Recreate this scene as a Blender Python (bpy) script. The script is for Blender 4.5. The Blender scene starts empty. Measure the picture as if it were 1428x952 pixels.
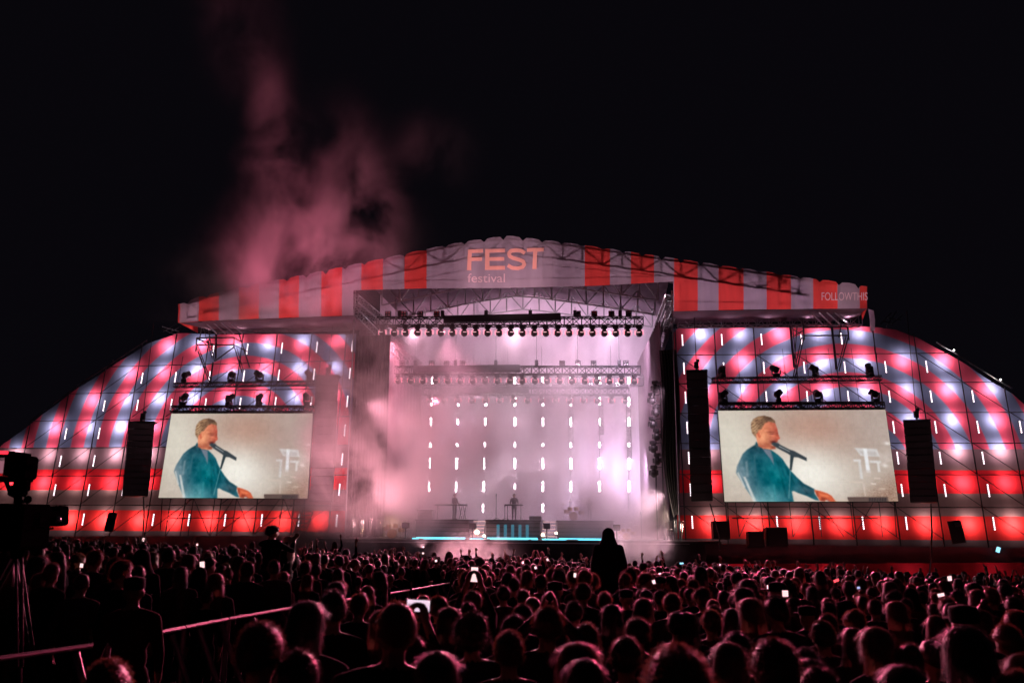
import bpy, bmesh, math, random
import numpy as np
from mathutils import Vector, Matrix, Euler, noise as mnoise

random.seed(7); RNG = np.random.default_rng(7)
SC = bpy.context.scene
COL = SC.collection
R = math.radians
PI = math.pi

# ------------------------------------------------------------------ view and frames
F = 1216.1; PITCH = R(11.564); ROLL = R(0.255); CAMZ = 2.05
_f = Vector((0, math.cos(PITCH), math.sin(PITCH))); _u = Vector((0, -math.sin(PITCH), math.cos(PITCH))); _r = Vector((1, 0, 0))
CR = _r * math.cos(ROLL) + _u * math.sin(ROLL); CU = -_r * math.sin(ROLL) + _u * math.cos(ROLL); CF = _f
EYE = Vector((0, 0, CAMZ))
def ray(px, py): return CF + CR * ((px - 714) / F) + CU * ((476 - py) / F)
def ground_z(x, y): return -0.032 * min(y, 75.0) - 0.033 * max(-45.0, min(45.0, x))

class Frame:
    """a tilted working plane: local x along, y away from the audience, z up"""
    def __init__(s, yaw, lean=0.0, D=60.0):
        y, l = R(yaw), R(lean)
        s.t = Vector((math.cos(y), -math.sin(y), 0)); n = Vector((math.sin(y), math.cos(y), 0)); z = Vector((0, 0, 1))
        s.u = n * math.sin(l) + z * math.cos(l); s.n = n * math.cos(l) - z * math.sin(l)
        s.o = Vector((0, D, 0)); s.yaw = -y
        s.m = Matrix.Translation(s.o) @ Matrix((s.t, s.n, s.u)).transposed().to_4x4()
    def at(s, px, py, d=0.0):
        q = ray(px, py); P0 = s.o + s.n * d
        k = (P0 - EYE).dot(s.n) / q.dot(s.n)
        v = EYE + q * k - s.o
        return Vector((v.dot(s.t), d, v.dot(s.u)))
    def w(s, v): return s.m @ Vector(v)
ST = Frame(6.5)                    # the stage
WL = Frame(9.36, 7.54)             # the fabric wing on the smoky side
WR = Frame(3.71, 7.54)             # the fabric wing on the clear side

# ------------------------------------------------------------------ materials
def newmat(name):
    m = bpy.data.materials.new(name); m.use_nodes = True
    nt = m.node_tree; nt.nodes.clear()
    return m, nt, nt.nodes.new('ShaderNodeOutputMaterial')
def N(nt, typ, **kw):
    n = nt.nodes.new(typ)
    for k, v in kw.items(): setattr(n, k, v)
    return n
def math_node(nt, op, a, b=None, c=None):
    n = N(nt, 'ShaderNodeMath', operation=op)
    for i, v in enumerate((a, b, c)):
        if v is None: continue
        if isinstance(v, (int, float)): n.inputs[i].default_value = v
        else: nt.links.new(v, n.inputs[i])
    return n.outputs[0]
def solid(name, col, rough=0.6, metal=0.0, var=0.25, scale=6.0, spec=0.5, sheen=0.0, bump=0.0):
    m, nt, out = newmat(name)
    p = N(nt, 'ShaderNodeBsdfPrincipled')
    tc = N(nt, 'ShaderNodeTexCoord'); no = N(nt, 'ShaderNodeTexNoise'); no.inputs['Scale'].default_value = scale; no.inputs['Detail'].default_value = 4
    nt.links.new(tc.outputs['Object'], no.inputs['Vector'])
    mp = N(nt, 'ShaderNodeMapRange'); mp.inputs[3].default_value = 1 - var; mp.inputs[4].default_value = 1 + var
    nt.links.new(no.outputs['Fac'], mp.inputs[0])
    mx = N(nt, 'ShaderNodeMix', data_type='RGBA', blend_type='MULTIPLY'); mx.inputs[0].default_value = 1
    mx.inputs[6].default_value = (*col, 1); nt.links.new(mp.outputs[0], mx.inputs[7])
    nt.links.new(mx.outputs[2], p.inputs['Base Color'])
    p.inputs['Roughness'].default_value = rough; p.inputs['Metallic'].default_value = metal
    p.inputs['Specular IOR Level'].default_value = spec; p.inputs['Sheen Weight'].default_value = sheen
    if bump:
        b = N(nt, 'ShaderNodeBump'); b.inputs['Strength'].default_value = bump; nt.links.new(no.outputs['Fac'], b.inputs['Height']); nt.links.new(b.outputs[0], p.inputs['Normal'])
    nt.links.new(p.outputs[0], out.inputs[0])
    return m
def glow(name, col, s):
    m, nt, out = newmat(name); e = N(nt, 'ShaderNodeEmission'); e.inputs[0].default_value = (*col, 1); e.inputs[1].default_value = s
    nt.links.new(e.outputs[0], out.inputs[0]); return m
def cloth_shader(nt, out, colour, trans=0.62, wr=True):
    """a thin woven sheet: part of the light that falls on its back comes through"""
    tc = N(nt, 'ShaderNodeTexCoord'); no = N(nt, 'ShaderNodeTexNoise'); no.inputs['Scale'].default_value = 0.7; no.inputs['Detail'].default_value = 5
    mp0 = N(nt, 'ShaderNodeMapping'); mp0.inputs['Scale'].default_value = (1.6, 1, 0.35)
    nt.links.new(tc.outputs['Object'], mp0.inputs[0]); nt.links.new(mp0.outputs[0], no.inputs['Vector'])
    mp = N(nt, 'ShaderNodeMapRange'); mp.inputs[1].default_value = .25; mp.inputs[2].default_value = .75; mp.inputs[3].default_value = .78; mp.inputs[4].default_value = 1.12
    nt.links.new(no.outputs['Fac'], mp.inputs[0])
    mx = N(nt, 'ShaderNodeMix', data_type='RGBA', blend_type='MULTIPLY'); mx.inputs[0].default_value = 1
    if isinstance(colour, tuple): mx.inputs[6].default_value = (*colour, 1)
    else: nt.links.new(colour, mx.inputs[6])
    nt.links.new(mp.outputs[0], mx.inputs[7])
    a = N(nt, 'ShaderNodeBsdfDiffuse'); b = N(nt, 'ShaderNodeBsdfTranslucent'); s = N(nt, 'ShaderNodeMixShader'); s.inputs[0].default_value = trans
    nt.links.new(mx.outputs[2], a.inputs[0]); nt.links.new(mx.outputs[2], b.inputs[0])
    nt.links.new(a.outputs[0], s.inputs[1]); nt.links.new(b.outputs[0], s.inputs[2]); nt.links.new(s.outputs[0], out.inputs[0])
def cloth(name, col, trans=0.62):
    m, nt, out = newmat(name); cloth_shader(nt, out, col, trans); return m

M = {}
M['black_metal'] = solid('black painted steel', (.02, .02, .022), .45, .3)
M['matt_black'] = solid('matt black camera shell', (.005, .005, .0055), .95, spec=.0)
M['steel'] = solid('galvanised scaffold tube', (.30, .29, .30), .4, .8)
M['alu'] = solid('aluminium truss', (.5, .5, .52), .35, .9)
M['dark_tube'] = solid('dark scaffold tube', (.05, .045, .05), .5, .5)
M['black_plastic'] = solid('black plastic', (.018, .018, .02), .4)
M['grille'] = solid('speaker grille', (.08, .075, .08), .7, var=.5, scale=60)
M['black_cloth'] = solid('black molton drape', (.03, .026, .03), .95, var=.4, sheen=.2)
M['deck'] = solid('black stage deck', (.04, .038, .04), .5)
M['skirt'] = solid('dark stage skirt', (.035, .025, .03), .9, var=.4, scale=2)
M['riser'] = solid('riser fascia', (.16, .12, .14), .45, var=.3, scale=1.5)
M['wood'] = solid('warm lit timber shell', (.55, .36, .2), .4)
M['brass'] = solid('brass cymbal', (.7, .5, .22), .3, .9)
M['chrome'] = solid('chrome stand', (.6, .6, .6), .25, 1.0)
M['barrier'] = solid('barrier tube', (.24, .21, .22), .5, .7)
M['case'] = solid('flight case', (.05, .045, .045), .5)
M['white_strip'] = glow('white led cell', (1, .78, .87), 3)
M['stage_strip'] = glow('stage led cell', (1, .84, .93), 75)
M['cyan_strip'] = glow('cyan led strip', (.12, .75, .95), 2.2)
M['yoke_glow'] = glow('pink yoke glow', (1, .30, .40), 1.5)  # pink light on the yoke arms, put in as glow
M['warm_lamp'] = glow('warm stair lamp', (1, .72, .5), 14)
M['lamp_dot'] = glow('small white lamp', (1, .85, .85), 8)
M['tally'] = glow('red tally light', (1, .03, .06), 1.6)
M['phone_screen'] = glow('phone screen', (1, .62, .62), 1.3)
M['phone_wide_screen'] = glow('phone showing the stage', (.75, .55, .68), 1.2)
M['phone_blue'] = glow('phone screen bluish', (.45, .5, .8), 1.0)
M['phone_cyan'] = glow('phone screen cyan', (.3, .8, 1), 1.6)
M['red_phone'] = glow('red phone screen', (1, .08, .1), 1.6)
M['fas_grey'] = cloth('lilac grey banner cloth', (.44, .37, .45))
M['fas_red'] = cloth('red banner cloth', (.86, .085, .075))
M['letter'] = cloth('salmon print', (1.0, .54, .46), .3)
M['letter_pale'] = cloth('pale print', (.85, .66, .72), .35)
M['canopy'] = cloth('canopy sheet', (.24, .18, .22), .4)
M['backdrop'] = cloth('pale backdrop', (.62, .52, .6), .2)
M['scrim_red'] = cloth('red scrim', (.55, .04, .07), .5)
M['scrim_grey'] = cloth('grey scrim', (.22, .17, .19), .5)
M['fur'] = solid('fair hair strands', (.75, .55, .5), .6)

def skin_mat(name, c): return solid(name, c, .5, var=.12, scale=14)
SKINS = [skin_mat('skin', (.40, .24, .18)), skin_mat('tanned skin', (.28, .16, .11))]
CLOTHS = [solid('black shirt', (.012, .012, .014), .95, spec=.12), solid('dark blue jacket', (.02, .022, .035), .95, spec=.12),
          solid('grey top', (.05, .045, .05), .95, spec=.12), solid('maroon top', (.06, .015, .02), .95, spec=.12), solid('white tee', (.3, .28, .28), .9, spec=.2)]
TROUSER = solid('dark trousers', (.015, .015, .02), .9)
def hair_mat(name, c):
    m, nt, out = newmat(name)
    p = N(nt, 'ShaderNodeBsdfPrincipled'); p.inputs['Base Color'].default_value = (*c, 1); p.inputs['Roughness'].default_value = .38
    p.inputs['Specular IOR Level'].default_value = .6; p.inputs['Sheen Weight'].default_value = .25; p.inputs['Sheen Roughness'].default_value = .4
    t = N(nt, 'ShaderNodeBsdfTranslucent'); t.inputs[0].default_value = (min(1, c[0] * 5), min(1, c[1] * 5), min(1, c[2] * 5), 1)
    g = N(nt, 'ShaderNodeNewGeometry'); no = N(nt, 'ShaderNodeTexNoise'); no.inputs['Scale'].default_value = 90; no.inputs['Detail'].default_value = 2
    tc = N(nt, 'ShaderNodeTexCoord'); mp = N(nt, 'ShaderNodeMapping'); mp.inputs['Scale'].default_value = (1, 1, .08)
    nt.links.new(tc.outputs['Object'], mp.inputs[0]); nt.links.new(mp.outputs[0], no.inputs['Vector'])
    b = N(nt, 'ShaderNodeBump'); b.inputs['Strength'].default_value = .6; b.inputs['Distance'].default_value = .01; nt.links.new(no.outputs['Fac'], b.inputs['Height']); nt.links.new(b.outputs[0], p.inputs['Normal'])
    s = N(nt, 'ShaderNodeMixShader'); s.inputs[0].default_value = .25
    nt.links.new(p.outputs[0], s.inputs[1]); nt.links.new(t.outputs[0], s.inputs[2]); nt.links.new(s.outputs[0], out.inputs[0])
    return m
HAIRS = [hair_mat('black hair', (.012, .009, .008)), hair_mat('dark brown hair', (.03, .017, .011)), hair_mat('chestnut hair', (.07, .035, .02)),
         hair_mat('fair hair', (.26, .17, .10))]
BLONDE = hair_mat('pale blonde hair', (.62, .46, .38))
HAIRN = ['black', 'dark brown', 'chestnut', 'fair']

# ------------------------------------------------------------------ mesh building
class MB:
    def __init__(s): s.v = []; s.f = []; s.m = []
    def add(s, vs, fs, mi=0):
        o = len(s.v); s.v += [tuple(v) for v in vs]; s.f += [tuple(o + i for i in f) for f in fs]; s.m += [mi] * len(fs); return s
    def box(s, c, h, mi=0, rot=None, bev=0.0):
        c = Vector(c); hx, hy, hz = h
        if bev:
            b = min(bev, hx * .45, hy * .45, hz * .45)
            bm = bmesh.new(); bmesh.ops.create_cube(bm, size=2)
            for v in bm.verts: v.co = Vector((v.co.x * hx, v.co.y * hy, v.co.z * hz))
            bmesh.ops.bevel(bm, geom=bm.edges[:], offset=b, segments=1, affect='EDGES')
            vs = [v.co.copy() for v in bm.verts]; bm.verts.index_update(); fs = [[v.index for v in f.verts] for f in bm.faces]; bm.free()
        else:
            vs = [Vector((x * hx, y * hy, z * hz)) for x in (-1, 1) for y in (-1, 1) for z in (-1, 1)]
            fs = [(0, 1, 3, 2), (4, 6, 7, 5), (0, 4, 5, 1), (2, 3, 7, 6), (0, 2, 6, 4), (1, 5, 7, 3)]
        if rot: vs = [rot @ v for v in vs]
        return s.add([v + c for v in vs], fs, mi)
    def tube(s, p0, p1, r, n=6, r1=None, mi=0, cap=True):
        p0, p1 = Vector(p0), Vector(p1); d = p1 - p0
        if d.length < 1e-6: return s
        q = d.to_track_quat('Z', 'Y'); r1 = r if r1 is None else r1
        a = [q @ Vector((math.cos(2 * PI * i / n), math.sin(2 * PI * i / n), 0)) for i in range(n)]
        vs = [p0 + x * r for x in a] + [p1 + x * r1 for x in a]
        fs = [(i, (i + 1) % n, n + (i + 1) % n, n + i) for i in range(n)]
        if cap: fs += [tuple(range(n - 1, -1, -1)), tuple(range(n, 2 * n))]
        return s.add(vs, fs, mi)
    def path(s, pts, r, n=6, mi=0):
        for a, b in zip(pts, pts[1:]): s.tube(a, b, r, n, mi=mi)
        return s
    def ball(s, c, r, mi=0, nu=10, nv=6):
        r = (r, r, r) if isinstance(r, (int, float)) else r; c = Vector(c); vs = [c + Vector((0, 0, r[2]))]; fs = []
        for j in range(1, nv):
            a = PI * j / nv
            for i in range(nu):
                b = 2 * PI * i / nu; vs.append(c + Vector((r[0] * math.sin(a) * math.cos(b), r[1] * math.sin(a) * math.sin(b), r[2] * math.cos(a))))
        vs.append(c - Vector((0, 0, r[2])))
        for i in range(nu): fs.append((0, 1 + i, 1 + (i + 1) % nu))
        for j in range(nv - 2):
            for i in range(nu):
                a, b = 1 + j * nu + i, 1 + j * nu + (i + 1) % nu; fs.append((a, a + nu, b + nu, b))
        L = len(vs) - 1
        for i in range(nu): fs.append((L, L - nu + (i + 1) % nu, L - nu + i))
        return s.add(vs, fs, mi)
    def poly(s, pts, y0, y1, mi=0):
        """polygon in x,z pulled from y0 to y1"""
        n = len(pts); vs = [(p[0], y0, p[1]) for p in pts] + [(p[0], y1, p[1]) for p in pts]
        fs = [tuple(range(n)), tuple(range(2 * n - 1, n - 1, -1))] + [(i, n + i, n + (i + 1) % n, (i + 1) % n) for i in range(n)]
        return s.add(vs, fs, mi)
    def mesh(s, name, mats, smooth=False):
        me = bpy.data.meshes.new(name); me.from_pydata(s.v, [], s.f)
        for m in (mats if isinstance(mats, (list, tuple)) else [mats]): me.materials.append(m)
        me.polygons.foreach_set('material_index', s.m)
        if smooth: me.polygons.foreach_set('use_smooth', [True] * len(s.f))
        me.update(); return me
    def build(s, name, mats, parent=None, mat=None, smooth=False):
        o = bpy.data.objects.new(name, s.mesh(name, mats, smooth)); COL.objects.link(o)
        if parent is not None: o.parent = parent
        if mat is not None: o.matrix_world = mat
        return o
def tag(o, label=None, cat=None, group=None, kind=None):
    if label: o['label'] = label
    if cat: o['category'] = cat
    if group: o['group'] = group
    if kind: o['kind'] = kind
    return o
def empty(name, mat):
    o = bpy.data.objects.new(name, None); COL.objects.link(o); o.empty_display_size = .3; o.matrix_world = mat; return o
KIDS = {}
def copy_tree(o, mat=None, parent=None):
    c = o.copy(); COL.objects.link(c)
    if parent is not None: c.parent = parent
    for ch in o.children: copy_tree(ch, None, c)
    if mat is not None: c.matrix_world = mat
    return c
def SM(s, d, z, rz=0.0, fr=None):
    fr = fr or ST
    return fr.m @ Matrix.Translation((s, d, z)) @ Matrix.Rotation(rz, 4, 'Z')
def ordw(i): return ['first', 'second', 'third', 'fourth', 'fifth', 'sixth', 'seventh', 'eighth', 'ninth', 'tenth', 'eleventh', 'twelfth', 'thirteenth', 'fourteenth',
                     'fifteenth', 'sixteenth', 'seventeenth', 'eighteenth', 'nineteenth', 'twentieth', 'twenty-first', 'twenty-second', 'twenty-third', 'twenty-fourth', 'twenty-fifth', 'twenty-sixth', 'twenty-seventh', 'twenty-eighth', 'twenty-ninth', 'thirtieth',
                     'thirty-first', 'thirty-second', 'thirty-third', 'thirty-fourth', 'thirty-fifth', 'thirty-sixth', 'thirty-seventh', 'thirty-eighth', 'thirty-ninth', 'fortieth'][i]
def lamp(name, kind, loc, energy, col, aim=None, size=.1, spot=None, blend=1.0):
    l = bpy.data.lights.new(name, kind); l.energy = energy; l.color = col
    if kind == 'AREA': l.shape = 'RECTANGLE'; l.size, l.size_y = size
    else: l.shadow_soft_size = size
    if kind == 'SPOT': l.spot_size = spot; l.spot_blend = blend
    o = bpy.data.objects.new(name, l); COL.objects.link(o); o.location = loc
    if aim is not None: o.rotation_euler = (Vector(aim) - Vector(loc)).to_track_quat('-Z', 'Y').to_euler()
    return o
def truss(mb, p0, p1, size, r=.035, bays=None, up=None, br=.02, mi=0):
    p0, p1 = Vector(p0), Vector(p1); d = (p1 - p0); L = d.length; x = d / L
    up = Vector(up or (0, 0, 1)); y = up.cross(x).normalized(); z = x.cross(y).normalized(); h = size / 2
    cs = [y * a * h + z * b * h for a, b in ((-1, -1), (1, -1), (1, 1), (-1, 1))]
    for c in cs: mb.tube(p0 + c, p1 + c, r, 5, mi=mi)
    n = bays or max(1, round(L / size))
    for k in range(n):
        a, b = p0 + x * (L * k / n), p0 + x * (L * (k + 1) / n)
        for i in range(4):
            c0, c1 = cs[i], cs[(i + 1) % 4]
            mb.tube(*((a + c0, b + c1) if k % 2 == 0 else (a + c1, b + c0)), br, 4, mi=mi, cap=False)
            mb.tube(a + c0, a + c1, br, 4, mi=mi, cap=False)
    for i in range(4): mb.tube(p1 + cs[i], p1 + cs[(i + 1) % 4], br, 4, mi=mi, cap=False)
    return mb

# ------------------------------------------------------------------ world, camera, render
w = bpy.data.worlds.new('World'); SC.world = w; w.use_nodes = True
bg = w.node_tree.nodes['Background']; bg.inputs[0].default_value = (.55, .45, .75, 1); bg.inputs[1].default_value = .0042
cd = bpy.data.cameras.new('camera'); cam = bpy.data.objects.new('camera', cd); COL.objects.link(cam); SC.camera = cam
cam.matrix_world = Matrix.Translation(EYE) @ Matrix((CR, CU, -CF)).transposed().to_4x4()
cd.sensor_width = 36; cd.lens = F / 1428 * 36; cd.clip_start = .05; cd.clip_end = 2000
cd.dof.use_dof = True; cd.dof.focus_distance = 55; cd.dof.aperture_fstop = 2.8
SC.view_settings.view_transform = 'Standard'; SC.view_settings.look = 'None'; SC.view_settings.exposure = 0; SC.view_settings.gamma = 1
cy = SC.cycles
cy.use_denoising = True; cy.max_bounces = 5; cy.diffuse_bounces = 2; cy.glossy_bounces = 2; cy.transmission_bounces = 3; cy.volume_bounces = 0
cy.transparent_max_bounces = 4; cy.sample_clamp_indirect = 3; cy.sample_clamp_direct = 0; cy.volume_max_steps = 96; cy.volume_step_rate = 2.0
cy.use_adaptive_sampling = True; cy.adaptive_threshold = .015; cy.caustics_reflective = False; cy.caustics_refractive = False

# ------------------------------------------------------------------ ground
mb = MB(); xs = [-400, -45, -20, 0, 20, 45, 400]; ys = [-40, 0, 20, 40, 60, 75, 500]
mb.add([(x, y, ground_z(x, y)) for y in ys for x in xs], [(j * 7 + i, j * 7 + i + 1, (j + 1) * 7 + i + 1, (j + 1) * 7 + i) for j in range(6) for i in range(6)])
tag(mb.build('ground', solid('trampled field', (.05, .042, .035), .95, var=.5, scale=.8, bump=.4)), kind='structure')

# ------------------------------------------------------------------ the two fabric wings
def wing_cloth_mat(name, fr, centre, redpx, period, bands):
    m, nt, out = newmat(name)
    c = fr.at(*centre); rr = fr.at(*redpx); r0 = math.hypot(rr.x - c.x, rr.z - c.z)
    tc = N(nt, 'ShaderNodeTexCoord'); sp = N(nt, 'ShaderNodeSeparateXYZ'); nt.links.new(tc.outputs['Object'], sp.inputs[0])
    dx = math_node(nt, 'SUBTRACT', sp.outputs[0], c.x); dz = math_node(nt, 'SUBTRACT', sp.outputs[2], c.z)
    r = math_node(nt, 'SQRT', math_node(nt, 'ADD', math_node(nt, 'MULTIPLY', dx, dx), math_node(nt, 'MULTIPLY', dz, dz)))
    t = math_node(nt, 'COSINE', math_node(nt, 'MULTIPLY', math_node(nt, 'SUBTRACT', r, r0), 2 * PI / period))
    k = N(nt, 'ShaderNodeMath', operation='MULTIPLY_ADD', use_clamp=True); nt.links.new(t, k.inputs[0]); k.inputs[1].default_value = 3.2; k.inputs[2].default_value = .5
    def mix(fac, a, b):
        x = N(nt, 'ShaderNodeMix', data_type='RGBA'); nt.links.new(fac, x.inputs[0])
        for i, v in ((6, a), (7, b)):
            if isinstance(v, tuple): x.inputs[i].default_value = (*v, 1)
            else: nt.links.new(v, x.inputs[i])
        return x.outputs[2]
    col = mix(k.outputs[0], (.20, .215, .36), (.70, .085, .15))
    for h, cc in bands: col = mix(math_node(nt, 'LESS_THAN', sp.outputs[2], h), col, cc)
    cloth_shader(nt, out, col, .72); return m

BAND_Y = ((622, 626), (653, 655), (682.5, 687.5), (711, 719), (740, 752))
BAND_C = ((.27, .14, .165), (.85, .026, .045), (.27, .14, .165), (.90, .036, .042), (.20, .11, .14))
def batten_proto():
    b = MB().box((0, .05, 0), (.055, .035, .44)).build('led_batten', M['black_plastic'])
    l = MB()
    for i in range(6):
        l.box((0, 0, -.36 + i * .144), (.036, .018, .050), rot=Matrix.Rotation(R(-10), 3, 'Y'))
    l.build('light_cell', M['white_strip'], b)
    return b
BATTEN = None
def wing(fr, side, outline, posts_s, s0, ds, hs, batt, bandi, ring, name, descr):
    h = [fr.at(*( (230, b[0]) if side < 0 else (1255, b[1]))).z for b in BAND_Y]
    mat = wing_cloth_mat('printed wing cloth', fr, ring[0], ring[1], ring[2], list(zip(h, BAND_C)))
    poly = [fr.at(*p) for p in outline]; poly = [(p.x, p.z) for p in poly]
    sc = sum(p[0] for p in poly) / len(poly)
    rm = fr.m @ Matrix.Translation((sc, 0, 0)); root = empty('fabric_wing', rm)
    tag(root, descr, 'stage wing', 'fabric wings flanking the stage opening')
    inv = rm.inverted() @ fr.m
    def part(m, nm, mats):
        o = m.build(nm, mats, root); o.matrix_parent_inverse = inv; return o
    # cloth: cut into narrow vertical panels so that it can sag a little between the posts
    bm = bmesh.new(); bm.faces.new([bm.verts.new((p[0], 0, p[1])) for p in poly])
    for k in range(int(-40 / .7), int(40 / .7)):
        bmesh.ops.bisect_plane(bm, geom=bm.verts[:] + bm.edges[:] + bm.faces[:], plane_co=(k * .7, 0, 0), plane_no=(1, 0, 0))
    zmin = min(p[1] for p in poly); z = zmin
    while z < 20:
        z += .7; bmesh.ops.bisect_plane(bm, geom=bm.verts[:] + bm.edges[:] + bm.faces[:], plane_co=(0, 0, z), plane_no=(0, 0, 1))
    for v in bm.verts:
        a = (v.co.x - s0) / ds; v.co.y = .10 * math.sin(PI * (a % 1.0)) + .03 * mnoise.noise(v.co * .6)
    bmesh.ops.triangulate(bm, faces=[f for f in bm.faces if len(f.verts) > 4])
    me = bpy.data.meshes.new('cloth'); bm.to_mesh(me); bm.free(); me.materials.append(mat)
    me.polygons.foreach_set('use_smooth', [True] * len(me.polygons))
    o = bpy.data.objects.new('cloth', me); COL.objects.link(o); o.parent = root; o.matrix_parent_inverse = inv
    def top_at(s):
        zs = []
        for (x0, z0), (x1, z1) in zip(poly, poly[1:] + poly[:1]):
            if (x0 - s) * (x1 - s) < 0: zs.append(z0 + (z1 - z0) * (s - x0) / (x1 - x0))
        return (min(zs), max(zs)) if len(zs) >= 2 else None
    for s in posts_s:
        t = top_at(s)
        if t: part(MB().tube((s, -.16, t[0] - 1.2), (s, -.16, t[1] + .05), .042, 6), 'post', M['dark_tube'])
    rows = [ (hs[i] + hs[i + 1]) / 2 for i in range(6)]
    def span(z):
        xs = []
        for (x0, z0), (x1, z1) in zip(poly, poly[1:] + poly[:1]):
            if (z0 - z) * (z1 - z) < 0: xs.append(x0 + (x1 - x0) * (z - z0) / (z1 - z0))
        return (min(xs), max(xs)) if len(xs) >= 2 else None
    for z in rows:
        a, b = span(z); part(MB().tube((a, -.22, z), (b, -.22, z), .032, 6), 'ledger', M['dark_tube'])
    for i, s in enumerate(posts_s[:-1]):
        s1 = posts_s[i + 1]
        lv = rows + [rows[-1] - 2.1]
        for j in range(len(lv) - 1):
            zt, zb = lv[j], lv[j + 1]
            if side < 0: a, b = (s, zb), (s1, zt)
            else: a, b = (s, zt), (s1, zb)
            tt = [top_at(a[0]), top_at(b[0])]
            if any(t is None for t in tt) or max(a[1] - tt[0][1], b[1] - tt[1][1]) > .1: continue
            if (i * 3 + j) % 4 != 3: part(MB().tube((a[0], -.28, a[1]), (b[0], -.28, b[1]), .026, 5), 'brace', M['dark_tube'])
    # rim tube along the sloping edge with little lamps
    # backlights: one lamp behind every bay
    n = 0
    for ci in range(-3, 11):
        for ri in range(7):
            s = s0 + (ci + .5) * ds; z = hs[ri] + (.62 if ri < 6 else .05)
            t = top_at(s)
            if t is None or z > t[1] - .35: continue
            P = fr.w((s, .74, z))
            e = 190 * RNG.uniform(.75, 1.2) * (.85 if ri >= 5 else 1.0)
            lamp('bay backlight', 'SPOT', P, e, (1, .86, .90) if ri < 5 else (1, .84, .70), fr.w((s, 0, z)), .10, R(165), 1.0); n += 1
    # led battens
    global BATTEN
    who = 'smoky' if side < 0 else 'clear'
    for (ri, ci) in batt:
        z = hs[ri]; s = s0 + ci * ds
        if BATTEN is None: BATTEN = b = batten_proto(); b.matrix_world = fr.m @ Matrix.Translation((s, -.42, z))
        else: b = copy_tree(BATTEN, fr.m @ Matrix.Translation((s, -.42, z)))
        k = (8 - ci) if side < 0 else ci
        tag(b, f'white led batten on the {who} wing, {ordw(ri + 1)} row down, {ordw(k)} column from the stage', 'led batten', f'led battens on the {who} wing')
    return root, top_at, poly

HL = [14.58, 12.49, 10.385, 8.26, 6.18, 4.036, 1.91]
cosl = math.cos(R(7.54)); HLs = [h / cosl for h in HL]
WLO = [(497, 465), (300, 465.5), (247, 464), (205, 479), (151, 513), (100, 546), (48, 586), (0, 622), (-60, 668), (-60, 757), (480, 752), (489, 600)]
WRO = [(938, 458), (1190, 453), (1250, 459), (1278, 470), (1332, 498), (1372, 524), (1412, 549), (1432, 566), (1490, 612), (1490, 772), (946, 766), (941, 620)]
def bset(d): return [(r, c) for r, cs in d.items() for c in cs]
LB = bset({0: (4, 5, 6, 7, 8), 1: (2, 3, 4, 5, 6, 7, 8), 2: (1, 2, 3, 4, 5, 6, 7, 8), 3: (0, 1, 2, 8), 4: (-1, 0, 1, 8), 5: (-1, 0, 1, 2, 8), 6: (1, 3, 4, 5, 6, 7, 8)})
RB = bset({0: (0, 1, 2, 3, 4), 1: (0, 1, 2, 3, 4, 5, 6), 2: (0, 2, 3, 4, 5, 6, 7), 3: (0, 5, 6, 7, 8), 4: (0, 5, 6, 7, 8), 5: (0, 5, 6, 7), 6: (0, 2, 3, 4, 5, 7)})
DS = 2.767
WINGL, topL, polyL = wing(WL, -1, WLO, [-34.4 + DS * c - .62 for c in range(-2, 9)], -34.4, DS, HLs, LB, None, ((325, 620), (77.5, 600), 2.1),
    'fabric_wing', 'smoky backlit fabric wing printed with red and slate rings, behind the broadcast camera')
WINGR, topR, polyR = wing(WR, 1, WRO, [12.05 + DS * c - .45 for c in range(0, 10)], 12.05, DS, HLs, RB, None, ((1195, 655), (1190, 489), 2.12),
    'fabric_wing', 'clear backlit fabric wing printed with red and slate rings, beyond the black swagged drape')
# edge rails with small lamps on the sloping rims
for fr, pts, who in ((WL, [(205, 474), (158, 505), (108, 537)], 'smoky'), (WR, [(1306, 477), (1330, 491), (1395, 532), (1412, 541)], 'clear')):
    P = [fr.at(*p, -.1) for p in pts]
    o = MB().path(P, .045, 6).build('rim_rail', M['steel'], None, fr.m)
    d = MB()
    for p in P[1:-1]: d.ball(p + Vector((0, -.08, .12)), .06)
    d.build('rim_lamp', M['lamp_dot'] if who == 'clear' else M['steel'], o)
    tag(o, f'thin steel tube lying along the sloping rim of the {who} fabric wing', 'rail', 'rim rails on the wings')
# loose scaffold struts standing on the top corners
for fr, segs, who in ((WL, [((228, 462), (246, 452)), ((236, 464), (252, 455)), ((226, 455), (250, 462)), ((244, 466), (222, 457))], 'smoky'),
                      (WR, [((1228, 452), (1243, 436)), ((1236, 455), (1250, 434)), ((1243, 452), (1258, 440)), ((1238, 443), (1256, 446)), ((1231, 447), (1245, 452))], 'clear')):
    m = MB()
    for a, b in segs: m.tube(fr.at(*a, -.3), fr.at(*b, .5), .04, 5)
    tag(m.build('scaffold_strut', M['steel'], None, fr.m), f'loose bundle of steel scaffold ends on the top corner of the {who} wing', 'scaffold')

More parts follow.
